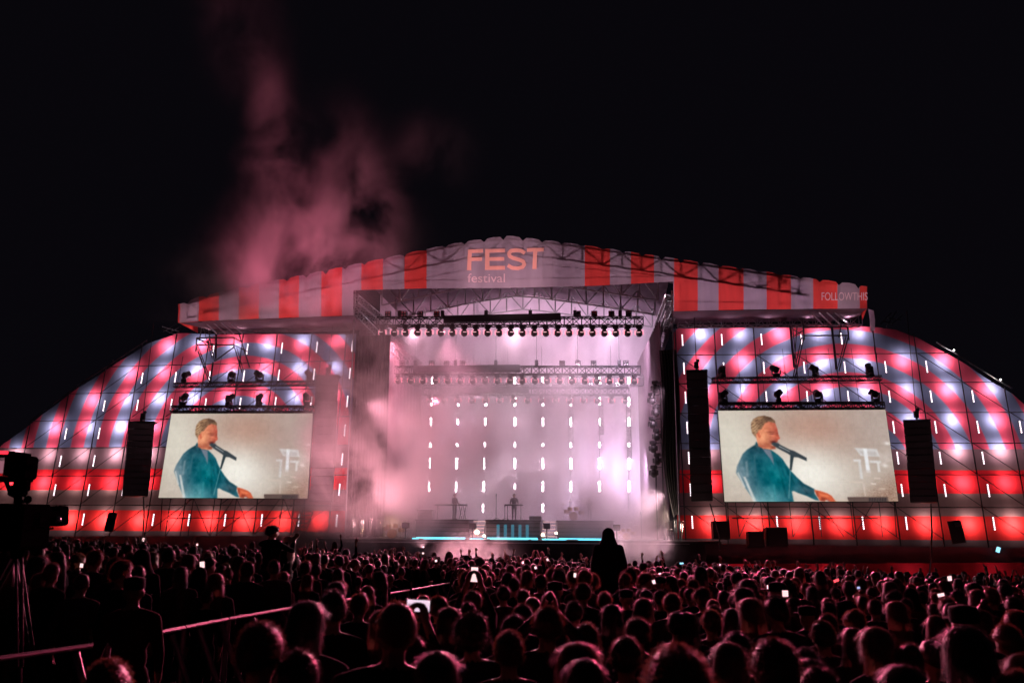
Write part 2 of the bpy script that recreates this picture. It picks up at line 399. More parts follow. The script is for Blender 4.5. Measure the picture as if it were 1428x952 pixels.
# ------------------------------------------------------------------ roof with its printed banner
FD = -1.6
def fa(px, py, d=FD): return ST.at(px, py, d)
roof = empty('stage_roof', SM(0, FD, 0)); tag(roof, 'gabled stage roof with a red and lilac striped banner across its front', 'stage roof')
RINV = roof.matrix_world.inverted() @ ST.m
def rpart(m, nm, mats, parent=None, smooth=False):
    o = m.build(nm, mats, parent or roof, smooth=smooth)
    if parent is None: o.matrix_parent_inverse = RINV
    return o
TOP = [(248, 425), (275, 415), (335, 401), (400, 388.5), (480, 372), (545, 358.5), (600, 346.5), (650, 337), (708, 329), (770, 336.5), (820, 343), (880, 352), (960, 363.5), (1040, 375.5), (1120, 387), (1190, 396), (1209, 400)]
def top_y(x): return float(np.interp(x, [p[0] for p in TOP], [p[1] for p in TOP]))
def bot_y(x):
    if x < 493: return float(np.interp(x, [248, 300, 440, 493], [450, 446.5, 441.5, 440]))
    if x < 939: return float(np.interp(x, [493, 600, 708, 830, 939], [404.5, 402, 401.5, 398.5, 392.5]))
    return float(np.interp(x, [939, 1000, 1090, 1209], [434, 432.5, 431, 430]))
reds = [(248, 250.5), (277, 305), (333, 361), (389, 417), (448, 477), (504, 534), (564, 595), (815.5, 850.5), (880, 912), (940, 973), (1002, 1037), (1069, 1103), (1134, 1168), (1199, 1209)]
cuts = sorted(set([248, 493, 939, 1209, 493.01, 939.01] + [v for r in reds for v in r] + list(np.arange(252, 1206, 4.5))))
NOTCH = list(np.arange(262, 1205, 27.5))
def scallop(x):
    d = min(abs(x - n) for n in NOTCH); return 5.0 * max(0, 1 - d / 3.0) + 0.9 * min(1, (d / 13) ** 2) * -1
fb = MB(); NZ = 7
for a, b in zip(cuts, cuts[1:]):
    if b - a < .05: continue
    mid = (a + b) / 2; mi = 1 if any(r[0] <= mid <= r[1] for r in reds) else 0
    va = []
    for x, e in ((a, .001), (b, -.001)):
        t, bo = top_y(x) + scallop(x), bot_y(x + e * 5)
        for k in range(NZ + 1):
            y = t + (bo - t) * k / NZ; p = fa(x, y)
            p.y += .04 * math.sin(x * .21) * math.sin(k / NZ * PI) + .03 * math.sin(k / NZ * PI * 2)
            va.append(p)
    o = NZ + 1
    fb.add(va, [(k, o + k, o + k + 1, k + 1) for k in range(NZ)], mi)
rpart(fb, 'banner', [M['fas_grey'], M['fas_red']], smooth=True)
# folded end returns and soffits
ret = MB()
def P3(px, py, dd): v = fa(px, py); return Vector((v.x, FD + dd, v.z))
ret.add([P3(249, 425, 0), P3(249, 450, 0), P3(249, 452, 3), P3(249, 425, 3)], [(0, 1, 2, 3)], 1)
ret.add([P3(250, 450, 0), P3(493, 440, 0), P3(493, 443, 4), P3(285, 449, 4)], [(0, 1, 2, 3)], 0)
ret.add([P3(939, 434, 0), P3(1209, 430, 0), P3(1209, 430, 3.5), P3(939, 436, 3.5)], [(0, 1, 2, 3)], 0)
ret.add([P3(1209, 400, 0), P3(1209, 430, 0), P3(1217, 436, 2.5), P3(1215, 422, 2.5), P3(1211, 404, 2)], [(0, 1, 2, 3, 4)], 1)
rpart(ret, 'soffit', [M['canopy'], M['fas_red']])
fl = MB(); pts = [(1210, 431), (1213, 445), (1214, 462), (1219.5, 461), (1219, 447), (1217, 434)]
fl.add([P3(x, y, -.1 + .15 * math.sin(i)) for i, (x, y) in enumerate(pts)], [(0, 1, 2, 3, 4, 5)])
rpart(fl, 'loose_flap', M['fas_grey'])
# canopy sheet behind the banner
cp = MB(); ridge = [fa(x, top_y(x) + 3) for x in (493, 600, 708, 820, 939)]; BACK = 15.0
cp.add([Vector((p.x, FD + .4, p.z)) for p in ridge] + [Vector((p.x, FD + BACK, p.z - .2)) for p in ridge], [(i, i + 1, 6 + i, 5 + i) for i in range(4)])
rpart(cp, 'canopy_sheet', M['canopy'])
for xs_ in ((250, 493), (939, 1207)):
    c2 = MB(); q = [fa(x, top_y(x) + 4) for x in xs_]
    c2.add([Vector((p.x, FD + .4, p.z)) for p in q] + [Vector((p.x, FD + 4.5, p.z - .3)) for p in q], [(0, 1, 3, 2)])
    rpart(c2, 'wing_sheet', M['canopy'])
# roof girders: the chords and braces that show through the banner
gx = NOTCH
for dd in (.11, 4.5, 9.0, 13.5):
    g = MB(); off = FD + dd
    nodes = [x for x in gx if (dd < 1) or 500 < x < 935]
    tops = [fa(x, top_y(x) + 4) for x in nodes]
    lows = [fa(x, top_y(x) + 4 + (20 if dd < 1 else 34)) for x in nodes]
    tops = [Vector((p.x, off, p.z)) for p in tops]; lows = [Vector((p.x, off, p.z)) for p in lows]
    r_ = .06 if dd < 1 else .065
    g.path(tops, r_, 5); g.path(lows, r_, 5)
    for i in range(len(nodes)):
        g.tube(tops[i], lows[i], .06, 5)
        if i + 1 < len(nodes):
            g.tube(tops[i], lows[i + 1], .05, 5) if i % 2 == 0 else g.tube(lows[i], tops[i + 1], .05, 5)
    rpart(g, 'roof_girder', M['dark_tube'] if dd < 1 else M['steel'])
ny = MB()
for (x0, y0, x1, y1) in ((262, 436, 493, 408), (493, 408, 708, 366), (708, 366, 939, 387), (939, 387, 1205, 414), (300, 440, 480, 433), (945, 420, 1200, 424), (505, 393, 935, 386)):
    a, b = fa(x0, y0), fa(x1, y1); a.y = b.y = FD + .13; ny.tube(a, b, .022, 5)
rpart(ny, 'stay_wire', M['dark_tube'])
# lettering
def text_part(body, x0, x1, y0, y1, mat, nm, dd=-.05, shear=0.0):
    cu = bpy.data.curves.new(nm, 'FONT'); cu.body = body; cu.size = 1; cu.extrude = .004
    ob = bpy.data.objects.new(nm, cu); COL.objects.link(ob)
    dg = bpy.context.evaluated_depsgraph_get(); me = bpy.data.meshes.new_from_object(ob.evaluated_get(dg)); bpy.data.objects.remove(ob); bpy.data.curves.remove(cu)
    bm = bmesh.new(); bm.from_mesh(me)
    X = [v.co.x for v in bm.verts]; Y = [v.co.y for v in bm.verts]; mx, Mx, my, My = min(X), max(X), min(Y), max(Y)
    for v in bm.verts:
        a = (v.co.x - mx) / (Mx - mx); b = (v.co.y - my) / (My - my)
        p = fa(x0 + (x1 - x0) * a, y1 + (y0 - y1) * b)
        v.co = Vector((p.x, FD + dd - .11 + v.co.z, p.z))
    bm.to_mesh(me); bm.free(); me.materials.clear(); me.materials.append(mat); me.name = nm
    o = bpy.data.objects.new(nm, me); COL.objects.link(o); o.parent = roof; o.matrix_parent_inverse = RINV
    return o
def block_part(polys, nm, mat):
    m = MB()
    for pl in polys:
        q = [fa(*p) for p in pl]; m.poly([(p.x, p.z) for p in q], FD - .14, FD - .115)
    return rpart(m, nm, mat)
# heavy wide capitals F E S T, drawn as strokes
block_part([[(653, 349), (658.5, 348.6), (657.5, 377.5), (651.6, 377.5)], [(658.5, 348.6), (674, 348), (674, 353), (658.3, 353.4)], [(658.1, 359.6), (672.5, 359.4), (672.4, 364.4), (657.9, 364.6)]], 'letter_f', M['letter'])
block_part([[(677, 348.2), (683, 348), (683, 377), (676.6, 377)], [(683, 348), (704.5, 347.6), (704.5, 352.6), (683, 353)], [(683, 359.4), (703.5, 359.2), (703.5, 364.2), (683, 364.4)], [(683, 371.6), (704.5, 371.4), (704.5, 376.8), (683, 377)]], 'letter_e', M['letter'])
def stroke(pts, wd):
    out = []
    for (a, b) in zip(pts, pts[1:]):
        dx, dy = b[0] - a[0], b[1] - a[1]; L = math.hypot(dx, dy); nx, ny_ = -dy / L * wd / 2, dx / L * wd / 2; ex, ey = dx / L * .7, dy / L * .7
        out.append([(a[0] - ex + nx, a[1] - ey + ny_), (b[0] + ex + nx, b[1] + ey + ny_), (b[0] + ex - nx, b[1] + ey - ny_), (a[0] - ex - nx, a[1] - ey - ny_)])
    return out
SP = [(731.5, 353.5), (727, 350.4), (720, 349.6), (713, 350.6), (710, 354), (711, 358), (716, 360.6), (724, 362.8), (730, 365.4), (731.6, 369.5), (729, 373), (722.5, 374.8), (714.5, 374.2), (709, 371)]
sm = MB()
for i, pl in enumerate(stroke(SP, 5.2)):
    q = [fa(*p) for p in pl]; sm.poly([(p.x, p.z) for p in q], FD - .14 - .0015 * (i % 5), FD - .115 + .0012 * (i % 5))
rpart(sm, 'letter_s', M['letter'])
block_part([[(735, 347), (758.5, 346.2), (758.4, 351.2), (735, 352)], [(743.6, 351.7), (749.4, 351.5), (748.6, 375.6), (742.6, 375.8)]], 'letter_t', M['letter'])
text_part('festival', 652.5, 704.5, 382.3, 394.5, M['letter_pale'], 'small_lettering')
text_part('FOLLOWTHIS', 1145, 1209, 408.5, 419.5, M['letter_pale'], 'corner_lettering')
# light behind and in front of the banner
for x in list(np.linspace(266, 478, 5)):
    p = fa(x, (top_y(x) + bot_y(x)) / 2 + 6); lamp('banner backlight', 'SPOT', ST.w((p.x, FD + 2.6, p.z - .6)), 185, (1, .60, .66), ST.w((p.x, FD, p.z - .2)), .12, R(150), 1)
for x in list(np.linspace(520, 915, 7)):
    p = fa(x, 376); lamp('banner backlight', 'SPOT', ST.w((p.x, FD + 3.2, p.z - 1.5)), 125, (1, .62, .68), ST.w((p.x, FD, p.z - .5)), .15, R(150), 1)
for x in list(np.linspace(962, 1195, 5)):
    p = fa(x, (top_y(x) + bot_y(x)) / 2 + 6); lamp('banner backlight', 'SPOT', ST.w((p.x, FD + 2.6, p.z - .6)), 150, (.98, .62, .78), ST.w((p.x, FD, p.z - .2)), .12, R(150), 1)
for x, e, an in ((704, 4600, 40), (1176, 3000, 34)):
    p = fa(x, 376); lamp('added banner wash', 'SPOT', ST.w((p.x, FD - 9, p.z - 6)), e, (1, .62, .66), ST.w((p.x, FD, p.z)), .3, R(an), .6)  # front spots added in mid-air to brighten the lettering

# ------------------------------------------------------------------ stage: deck, towers, drapes, backdrop
DZ = ST.at(714, 752.5, -2).z                      # deck height
def deckz(): return DZ
p0, p1 = ST.at(484, 752, -2), ST.at(948, 756, -2)
stage = empty('stage_platform', SM((p0.x + p1.x) / 2, -2, DZ)); tag(stage, 'long black stage platform with a dark skirt and a cyan light line along its lip', 'stage')
hw = (p1.x - p0.x) / 2 + .6
MB().box((0, 11, -.06), (hw + 2, 11, .06)).build('deck', M['deck'], stage)
sk = MB(); n = 90
vs = []
for i in range(n + 1):
    x = -hw - 1 + (2 * hw + 2) * i / n; vs += [(x, .03 + .05 * math.sin(i * 2.1), -.12), (x, .03 + .07 * math.sin(i * 2.1 + .4), -5)]
sk.add(vs, [(2 * i, 2 * i + 1, 2 * i + 3, 2 * i + 2) for i in range(n)]); sk.build('skirt', M['skirt'], stage, smooth=True)
def inlip(px): return ST.at(px, 752, -2).x - (p0.x + p1.x) / 2
for a, b in ((575, 584), (590, 648), (655, 674), (684, 737), (741, 750), (756, 790), (806, 842)):
    MB().box(((inlip(a) + inlip(b)) / 2, -.03, .06), ((inlip(b) - inlip(a)) / 2, .03, .035)).build('light_line', M['cyan_strip'], stage)
MB().tube((-hw, -.1, -.18), (hw, -.1, -.18), .03, 6).build('lip_rail', M['steel'], stage)

# risers
def riser(x0, x1, yt, label, screen=False):
    a, b = ST.at(x0, 751, 1.2), ST.at(x1, 751, 1.2); zt = ST.at((x0 + x1) / 2, yt, 1.2).z
    r = empty('stage_riser', SM((a.x + b.x) / 2, 1.2, DZ)); h = zt - DZ; w2 = (b.x - a.x) / 2
    tag(r, label, 'riser')
    MB().box((0, 2.0, h / 2), (w2, 1.9, h / 2 - .02)).build('riser_body', M['riser'], r)
    MB().box((0, 2.0, h), (w2 + .06, 2.0, .05)).build('riser_top', M['deck'], r)
    l = MB()
    for k in range(4): l.box((0, .07, h * (.18 + .22 * k)), (w2, .02, .03))
    l.build('fascia_slat', M['case'], r)
    MB().box((0, -.35, .05), (w2 * .92, .04, .04)).build('foot_light', M['cyan_strip'], r)
    if screen:  # cyan light reflected on the riser front, put in as glowing strips
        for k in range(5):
            MB().box((-w2 * .55 + k * w2 * .27, .04, h * .42), (w2 * .055, .015, h * .36)).build('light_streak', M['cyan_streak'], r)
    return r, zt
M['cyan_streak'] = glow('dim cyan light streak', (.07, .30, .42), .55)
R1, RZ1 = riser(579, 653, 724.8, 'stage riser under the keyboard player, with a low cabinet at its end')
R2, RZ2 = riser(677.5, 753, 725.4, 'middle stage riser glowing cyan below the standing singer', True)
R3, RZ3 = riser(777, 856, 726.5, 'stage riser under the drummer, half hidden by white smoke')
RZ = RZ2
def stairs(x0, x1, label):
    a, b = ST.at(x0, 751, .6), ST.at(x1, 751, .6); w2 = (b.x - a.x) / 2 - .08
    r = empty('stage_stairs', SM((a.x + b.x) / 2, .4, DZ)); tag(r, label, 'stairs')
    for k in range(5):
        z = (RZ - DZ) * (k + 1) / 5.2
        t = MB().box((0, .18 + k * .3, z - .03), (w2, .15, .03)).build('tread', M['steel'], r)
        MB().box((0, .02 + k * .3, z - .03), (w2, .012, .018)).build('tread_light', M['stair_light'], t)
    for sx in (-1, 1): MB().tube((sx * w2, 0, .05), (sx * w2, 1.5, RZ - DZ), .05, 5).build('stringer', M['steel'], r)
    return r
M['stair_light'] = glow('warm tread light', (1, .60, .55), 1.3)
stairs(655, 676, 'lit stage stairs between the keyboard riser and the middle riser')
stairs(754, 776, 'lit stage stairs between the middle riser and the drum riser')
for px, py, sz, lb in ((665, 741.8, .16, 'round warm white lamp glaring on the stairs beside the keyboard riser'), (675, 747, .09, 'small warm lamp low at the edge of the middle riser'), (757, 745.5, .11, 'warm lamp at the foot of the stairs by the drum riser'), (775.5, 743, .08, 'small warm lamp on the edge of the drum riser')):
    p = ST.at(px, py, .1); o = MB().ball((0, 0, 0), sz).build('stair_lamp', M['warm_lamp'], None, SM(p.x, .1, p.z)); MB().box((0, 0, -sz - .03), (.05, .05, .05)).build('lamp_foot', M['black_metal'], o); tag(o, lb, 'stage lamp')
# cabinet on the keyboard riser
a = ST.at(594, 720, 2.2); o = MB().box((0, 0, .28), (.50, .35, .28), bev=.05).build('instrument_cabinet', M['case'], None, SM(a.x, 2.2, RZ1 + .05)); MB().box((0, -.36, .30), (.42, .012, .2)).build('front_grille', M['grille'], o); MB().box((0, 0, .60), (.56, .4, .04)).build('lid', M['case'], o)
tag(o, 'low black instrument cabinet at the smoky end of the keyboard riser', 'cabinet')
a = ST.at(747, 723, 2.0); o = MB().box((0, 0, .14), (.42, .3, .13), bev=.05).build('floor_monitor', M['case'], None, SM(a.x, 1.8, RZ2 + .05)); MB().box((0, -.27, .18), (.35, .03, .08), rot=Matrix.Rotation(R(35), 3, 'X')).build('front_grille', M['grille'], o)
tag(o, 'black floor monitor wedge on the end of the middle riser', 'floor monitor')

# towers beside the opening
for px, lb in ((489, 'pale lattice roof tower at the smoky side of the stage opening'), (942, 'pale lattice roof tower beside the black swagged drape')):
    b = ST.at(px, 560, -.6); m = MB(); truss(m, (0, 0, -3.2), (0, 0, ST.at(px, 405, -.6).z), .75, .05, br=.028)
    o = m.build('lattice_tower', M['alu'], None, SM(b.x, -.6, 0)); MB().box((0, 0, -3.3), (.8, .8, .12)).build('base_plate', M['black_metal'], o); tag(o, lb, 'tower')
# side girders running back from the towers, and the long girder under the banner
for px, lb in ((492, 'pale lattice girder running back along the smoky side of the stage roof'), (935, 'pale lattice girder running back along the clear side of the stage roof')):
    m = MB()
    for k, dz in enumerate((0, -1.3)):
        a = ST.at(px, 415 + 14 * k, 0); truss(m, (a.x, .3, a.z + dz * .3), (a.x + (.6 if px < 700 else -.6), 14, a.z + dz - .4), .6, .045, br=.022)
    o = m.build('side_girder', M['alu'], None, ST.m); tag(o, lb, 'girder')
for (xa, ya, xb, yb, dd, lb) in ((300, 455, 486, 452, 1.5, 'steel lattice girder in the gap under the smoky half of the banner'), (945, 447, 1200, 446, 1.5, 'steel lattice girder in the gap under the clear half of the banner')):
    a, b = ST.at(xa, ya, dd), ST.at(xb, yb, dd); m = MB(); truss(m, a, b, .8, .05, br=.03)
    tag(m.build('lattice_girder', M['steel'], None, ST.m), lb, 'girder')
# bundles of cables and steels hanging out from the banner ends
for k, (px, py) in enumerate(((300, 449), (1145, 436))):
    a = ST.at(px, py, -.5); m = MB()
    for i in range(4):
        q = ST.at(px - 14 + i * 11, py, -1.2); e = ST.at(px + 2 + i * 12, py + 16, .8); m.tube(q, e, .05, 6)
    tag(m.build('strut_bundle', M['alu'], None, ST.m), ('row of bright steel struts under the smoky end of the banner', 'row of bright steel struts under the clear end of the banner')[k], 'struts')

# drapes
def drape(name, x0, x1, yt, yb, dd, lb, amp=.16, folds=9, swag=False):
    a, b = ST.at(x0, yt, dd), ST.at(x1, yt, dd); c = ST.at(x0, yb, dd)
    n, k = folds * 8, 24; vs = []; W = b.x - a.x; H = a.z - c.z
    for j in range(k + 1):
        v = j / k
        for i in range(n + 1):
            u = i / n; x = W * u; z = -H * v
            if swag:
                g = max(0, (v - .55) / .45) ; x = W * (u * (1 - .62 * g ** 1.6) + .62 * g ** 1.6 + .10 * math.sin(v * 5))
                z += .25 * g * math.sin(u * 3)
            y = amp * math.sin(u * folds * 2 * PI + 2 * mnoise.noise(Vector((u * 3, v * 1.5, x0)))) * (.6 + .4 * v)
            vs.append((x, y, z))
    m = MB(); m.add(vs, [(j * (n + 1) + i, j * (n + 1) + i + 1, (j + 1) * (n + 1) + i + 1, (j + 1) * (n + 1) + i) for j in range(k) for i in range(n)])
    o = m.build(name, M['black_cloth'], None, SM(a.x, dd, a.z), smooth=True); tag(o, lb, 'drape'); return o
drape('stage_drape', 499, 545, 468, 748, 1.0, 'dark pleated drape seen through pink smoke at the edge of the stage opening', folds=11)
drape('stage_drape', 919, 943, 488, 722, -.2, 'black drape gathered into a swag near its hem, in front of the clear wing', folds=6, swag=True, amp=.2)
for px, lb in ((508, 'grey masking drape running back along the smoky side of the stage'), (912, 'grey masking drape running back along the clear side of the stage')):
    a = ST.at(px, 470, 2.0); m = MB(); n = 120; vs = []; sgn = 1 if px < 700 else -1
    for i in range(n + 1):
        y = 2 + 17 * i / n; x = a.x - sgn * .4 + .12 * math.sin(i * .9) + sgn * i / n * 1.0; vs += [(x, y, a.z + 1.2), (x, y, DZ)]
    m.add(vs, [(2 * i, 2 * i + 1, 2 * i + 3, 2 * i + 2) for i in range(n)])
    tag(m.build('masking_drape', M['side_cloth'] if 'side_cloth' in M else M.setdefault('side_cloth', cloth('grey masking cloth', (.20, .14, .17), .2)), None, ST.m, smooth=True), lb, 'drape')
BD = 19.0
a, b = ST.at(530, 430, BD), ST.at(925, 430, BD); m = MB(); n = 80; vs = []
for i in range(n + 1):
    x = a.x + (b.x - a.x) * i / n; vs += [(x, BD + .06 * math.sin(i * 1.3), a.z + 1.5), (x, BD + .06 * math.sin(i * 1.3 + .5), DZ)]
m.add(vs, [(2 * i, 2 * i + 1, 2 * i + 3, 2 * i + 2) for i in range(n)])
tag(m.build('stage_backdrop', M['backdrop'], None, ST.m, smooth=True), 'pale lilac backdrop cloth hanging behind the columns of stage lights', 'backdrop')

# ------------------------------------------------------------------ moving lights
def moving_light_proto(ring=True, lens=True):
    b = MB().box((0, 0, -.12), (.20, .16, .12), bev=.03).build('moving_light', M['black_plastic'])
    y = MB()
    for sx in (-1, 1): y.box((sx * .285, 0, -.50), (.03, .09, .16), bev=.02)
    y.box((0, 0, -.335), (.27, .03, .012))
    y.build('yoke', M['yoke_glow'] if ring else M['black_plastic'], b)
    h = MB(); h.ball((0, 0, -.55), (.25, .25, .27), 0, 16, 10); h.tube((0, 0, -.5), (0, -.02, -.24), .16, 12, .14)
    hd = h.build('lamp_head', M['black_plastic'], b)
    if ring: MB().box((0, -.255, -.52), (.13, .012, .022), bev=.008).build('lens', M['pale_lens'], hd)
    return b
M['pale_lens'] = glow('pale lens', (1, .55, .6), 1.2)
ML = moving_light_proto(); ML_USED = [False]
MLP = moving_light_proto(False); MLP_USED = [False]
def put(proto, used, mat):
    if not used[0]: used[0] = True; proto.matrix_world = mat; return proto
    return copy_tree(proto, mat)
def blinder(mat):
    global BL
    if BL is None:
        BL = MB().box((0, 0, .24), (.22, .13, .22), bev=.02).build('blinder_lamp', M['black_metal']); c = MB()
        for i in (-1, 1):
            for j in (-1, 1): c.tube((i * .1, -.135, .24 + j * .1), (i * .1, -.15, .24 + j * .1), .075, 10)
        c.build('reflector', M['chrome'], BL); MB().box((0, 0, .02), (.05, .05, .03)).build('clamp', M['black_metal'], BL); BL.matrix_world = mat; return BL
    return copy_tree(BL, mat)
BL = None
TRUSS = [  # x0, x1, y, depth, heads px list, blinder px list, name
    (527, 897, 448.5, 2.0, list(np.linspace(534, 891, 23)), [541, 563, 586, 609, 806, 829, 853, 877], 'front', 'dark lighting truss, uppermost of the three inside the stage roof'),
    (552, 893, 516.5, 8.5, list(np.linspace(556, 884, 20)), [561, 602, 623, 645, 784, 806, 828, 873], 'middle', 'dark lighting truss, middle of the three, above the led columns'),
    (590, 877, 545.5, 16.5, list(np.linspace(600, 872, 15)), [722, 767, 786, 806, 824, 862], 'rear', 'dim lighting truss, lowest and deepest of the three, close to the backdrop')]
for x0, x1, y, dd, heads, bls, nm, lb in TRUSS:
    a, b = ST.at(x0, y, dd), ST.at(x1, y, dd); m = MB(); truss(m, (a.x, dd, a.z), (b.x, dd, b.z), .62, .05, br=.03)
    o = m.build('lighting_truss', M['black_metal'], None, ST.m); tag(o, lb, 'lighting truss')
    for k in range(6):
        x = a.x + (b.x - a.x) * (k + .5) / 6; z = a.z + (b.z - a.z) * (k + .5) / 6
        c = MB().tube((x, dd, z + .3), (x, dd, 17.2), .018, 4); c.build('hoist_chain', M['black_metal'], o).matrix_parent_inverse = Matrix()
        MB().box((x, dd, z + .62), (.13, .13, .22), bev=.03).build('hoist', M['black_metal'], o)
    zt = a.z
    fm = MB().box(((a.x * .78 + b.x * .22 if nm != 'front' else a.x * .6 + b.x * .4) + 1.5, dd - .05, zt + .02), ((b.x - a.x) * .22, .30, .26))
    fm.build('cable_loom', M['black_metal'], o)
    for k, px in enumerate(heads):
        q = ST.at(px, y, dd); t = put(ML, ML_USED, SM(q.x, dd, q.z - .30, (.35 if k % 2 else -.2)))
        tag(t, f'{ordw(k)} moving light along the {dict(front="uppermost", middle="middle", rear="deepest")[nm]} stage truss, counted from the smoky end', 'moving light', f'moving lights under the {dict(front="uppermost", middle="middle", rear="deepest")[nm]} truss')
    for k, px in enumerate(bls):
        q = ST.at(px, y, dd); t = blinder(SM(q.x, dd, q.z + .33))
        tag(t, f'{ordw(k)} square blinder lamp on top of the {dict(front="uppermost", middle="middle", rear="deepest")[nm]} stage truss from the smoky end', 'blinder', f'blinders on the {dict(front="uppermost", middle="middle", rear="deepest")[nm]} truss')
# the pale ladder girder just under the middle truss
a, b = ST.at(575, 531, 9.5), ST.at(897, 531, 9.5); m = MB(); truss(m, a, b, .75, .03, br=.02)
tag(m.build('ladder_girder', M['steel'], None, ST.m), 'thin pale lattice girder close below the middle lighting truss', 'girder')

# led columns at the back
CX = [602.5, 640, 678.5, 718, 757, 796, 836, 877]; CY_ = [530, 560, 588, 620, 646, 678, 708]
SBAT = None
CDP = 17.6
for ci, px in enumerate(CX):
    col = None
    for ri, py in enumerate(CY_):
        if (ri == 6 and ci not in (2, 4)) or (ri == 0 and ci == 1): continue
        q = ST.at(px - (1.8 if ci < 3 else 0) * ri * .45, py, CDP); hh = (.30, .36, .36, .20, .46, .42, .34)[ri] * (.55 if (ci, ri) in ((1, 2), (1, 3), (3, 5), (4, 3)) else 1)
        if SBAT is None:
            SBAT = MB().box((0, .07, 0), (.085, .04, .6)).build('led_batten', M['black_plastic']); l = MB(); l.box((0, 0, 0), (.075, .03, .5), bev=.03); l.build('light_cell', M['stage_strip'], SBAT); t = SBAT
            t.matrix_world = SM(q.x, CDP, q.z)
        else: t = copy_tree(SBAT, SM(q.x, CDP, q.z))
        t.scale.z = hh / .5; t.scale.x = .75 + .35 * ((ci * 7 + ri * 5) % 4) / 3
        tag(t, f'upright led batten inside the stage, {ordw(ci)} column from the smoky side, {ordw(ri)} from the top', 'led batten', 'led battens in columns at the back of the stage')
    q0, q1 = ST.at(px, 522, CDP), ST.at(px - (4 if ci < 3 else 0), 715, CDP)
    tag(MB().tube((q0.x, CDP + .14, q0.z), (q1.x, CDP + .14, q1.z), .03, 5).build('drop_pipe', M['black_metal'], None, ST.m), f'thin dark pipe carrying the {ordw(ci)} column of stage leds from the smoky side', 'pipe', 'drop pipes of the led columns')
# dark upright truss pieces at the clear side of the back
for px, y0, y1 in ((796, 550, 620), (838, 560, 605), (876, 550, 640)):
    a, b = ST.at(px, y0, 16.8), ST.at(px, y1, 16.8); m = MB(); truss(m, (a.x, 16.8, b.z), (a.x, 16.8, a.z), .35, .03, br=.02, up=(0, 1, 0))
    tag(m.build('upright_truss', M['black_metal'], None, ST.m), {796: 'dark upright truss piece by the sixth led column, upper half of the stage', 838: 'short dark upright truss piece by the seventh led column', 876: 'dark upright truss piece by the eighth led column beside the backdrop edge'}[px], 'truss')
# vertical ladder of lamps at the clear side
m = MB(); a, b = ST.at(911, 532, .6), ST.at(908, 690, .6)
o = m.tube((a.x, .6, a.z), (a.x, .6, DZ), .05, 6).tube((a.x + .45, .6, a.z), (a.x + .45, .6, DZ), .05, 6).build('lamp_ladder', M['black_metal'], None, ST.m); tag(o, 'tall dark upright ladder rack at the clear side of the stage opening', 'ladder rack')
for k in range(8):
    z = a.z - .1 - k * .82; MB().tube((a.x, .6, z), (a.x + .45, .6, z), .03, 5).build('rung', M['black_metal'], o)
    t = put(MLP, MLP_USED, SM(a.x + (-.15 if k % 2 else .1), .25, z + .1, -.6)); tag(t, f'{ordw(k)} dark lamp from the top of the upright ladder rack beside the swagged drape', 'moving light', 'lamps on the ladder rack')

# ------------------------------------------------------------------ stage lighting
for px, py, dd, e, c in ((575, 462, 7, 2500, (1, .54, .70)), (715, 462, 7, 3400, (1, .68, .84)), (850, 462, 7, 3200, (.98, .72, .97)), (880, 640, 12, 2200, (.88, .68, 1))):
    q = ST.at(px, py, dd); lamp('stage flood', 'SPOT', ST.w((q.x, dd, q.z)), e * 2.6, c, ST.w((q.x, BD, q.z - 4.5)), .05, R(150), 1)
for px, py, dd, e, c in ((545, 452, 2.0, 3000, (1, .26, .40)), (620, 452, 2.0, 2600, (1, .42, .58)), (715, 452, 2.0, 2800, (1, .56, .72)), (805, 452, 2.0, 2600, (1, .62, .82)), (885, 452, 2.0, 2400, (.98, .64, .94))):
    q = ST.at(px, py, dd); lamp('truss wash', 'SPOT', ST.w((q.x, dd, q.z - .5)), e * 5.0, c, ST.w((q.x * .9, dd + 7, DZ)), .05, R(110), 1)
for k, (px, py, e) in enumerate(((640, 588, 700), (678, 678, 1200), (718, 588, 1300), (757, 646, 1300), (796, 588, 1100), (837, 646, 1200), (877, 588, 1300), (877, 672, 900), (640, 672, 900), (718, 668, 900))):
    q = ST.at(px, py, 17.2); lamp('added haze beam', 'SPOT', ST.w((q.x, 17.3, q.z)), e * .55, (1, .62 + .02 * k, .76 + .02 * k), ST.w((q.x, 0, q.z - 1.5)), .05, R(75), 1)  # spots added among the led columns to brighten the haze
q = ST.at(548, 745, 0); lamp('side stage lamp', 'POINT', ST.w((q.x - .4, 1.2, DZ + .9)), 60, (1, .62, .35), None, .15)

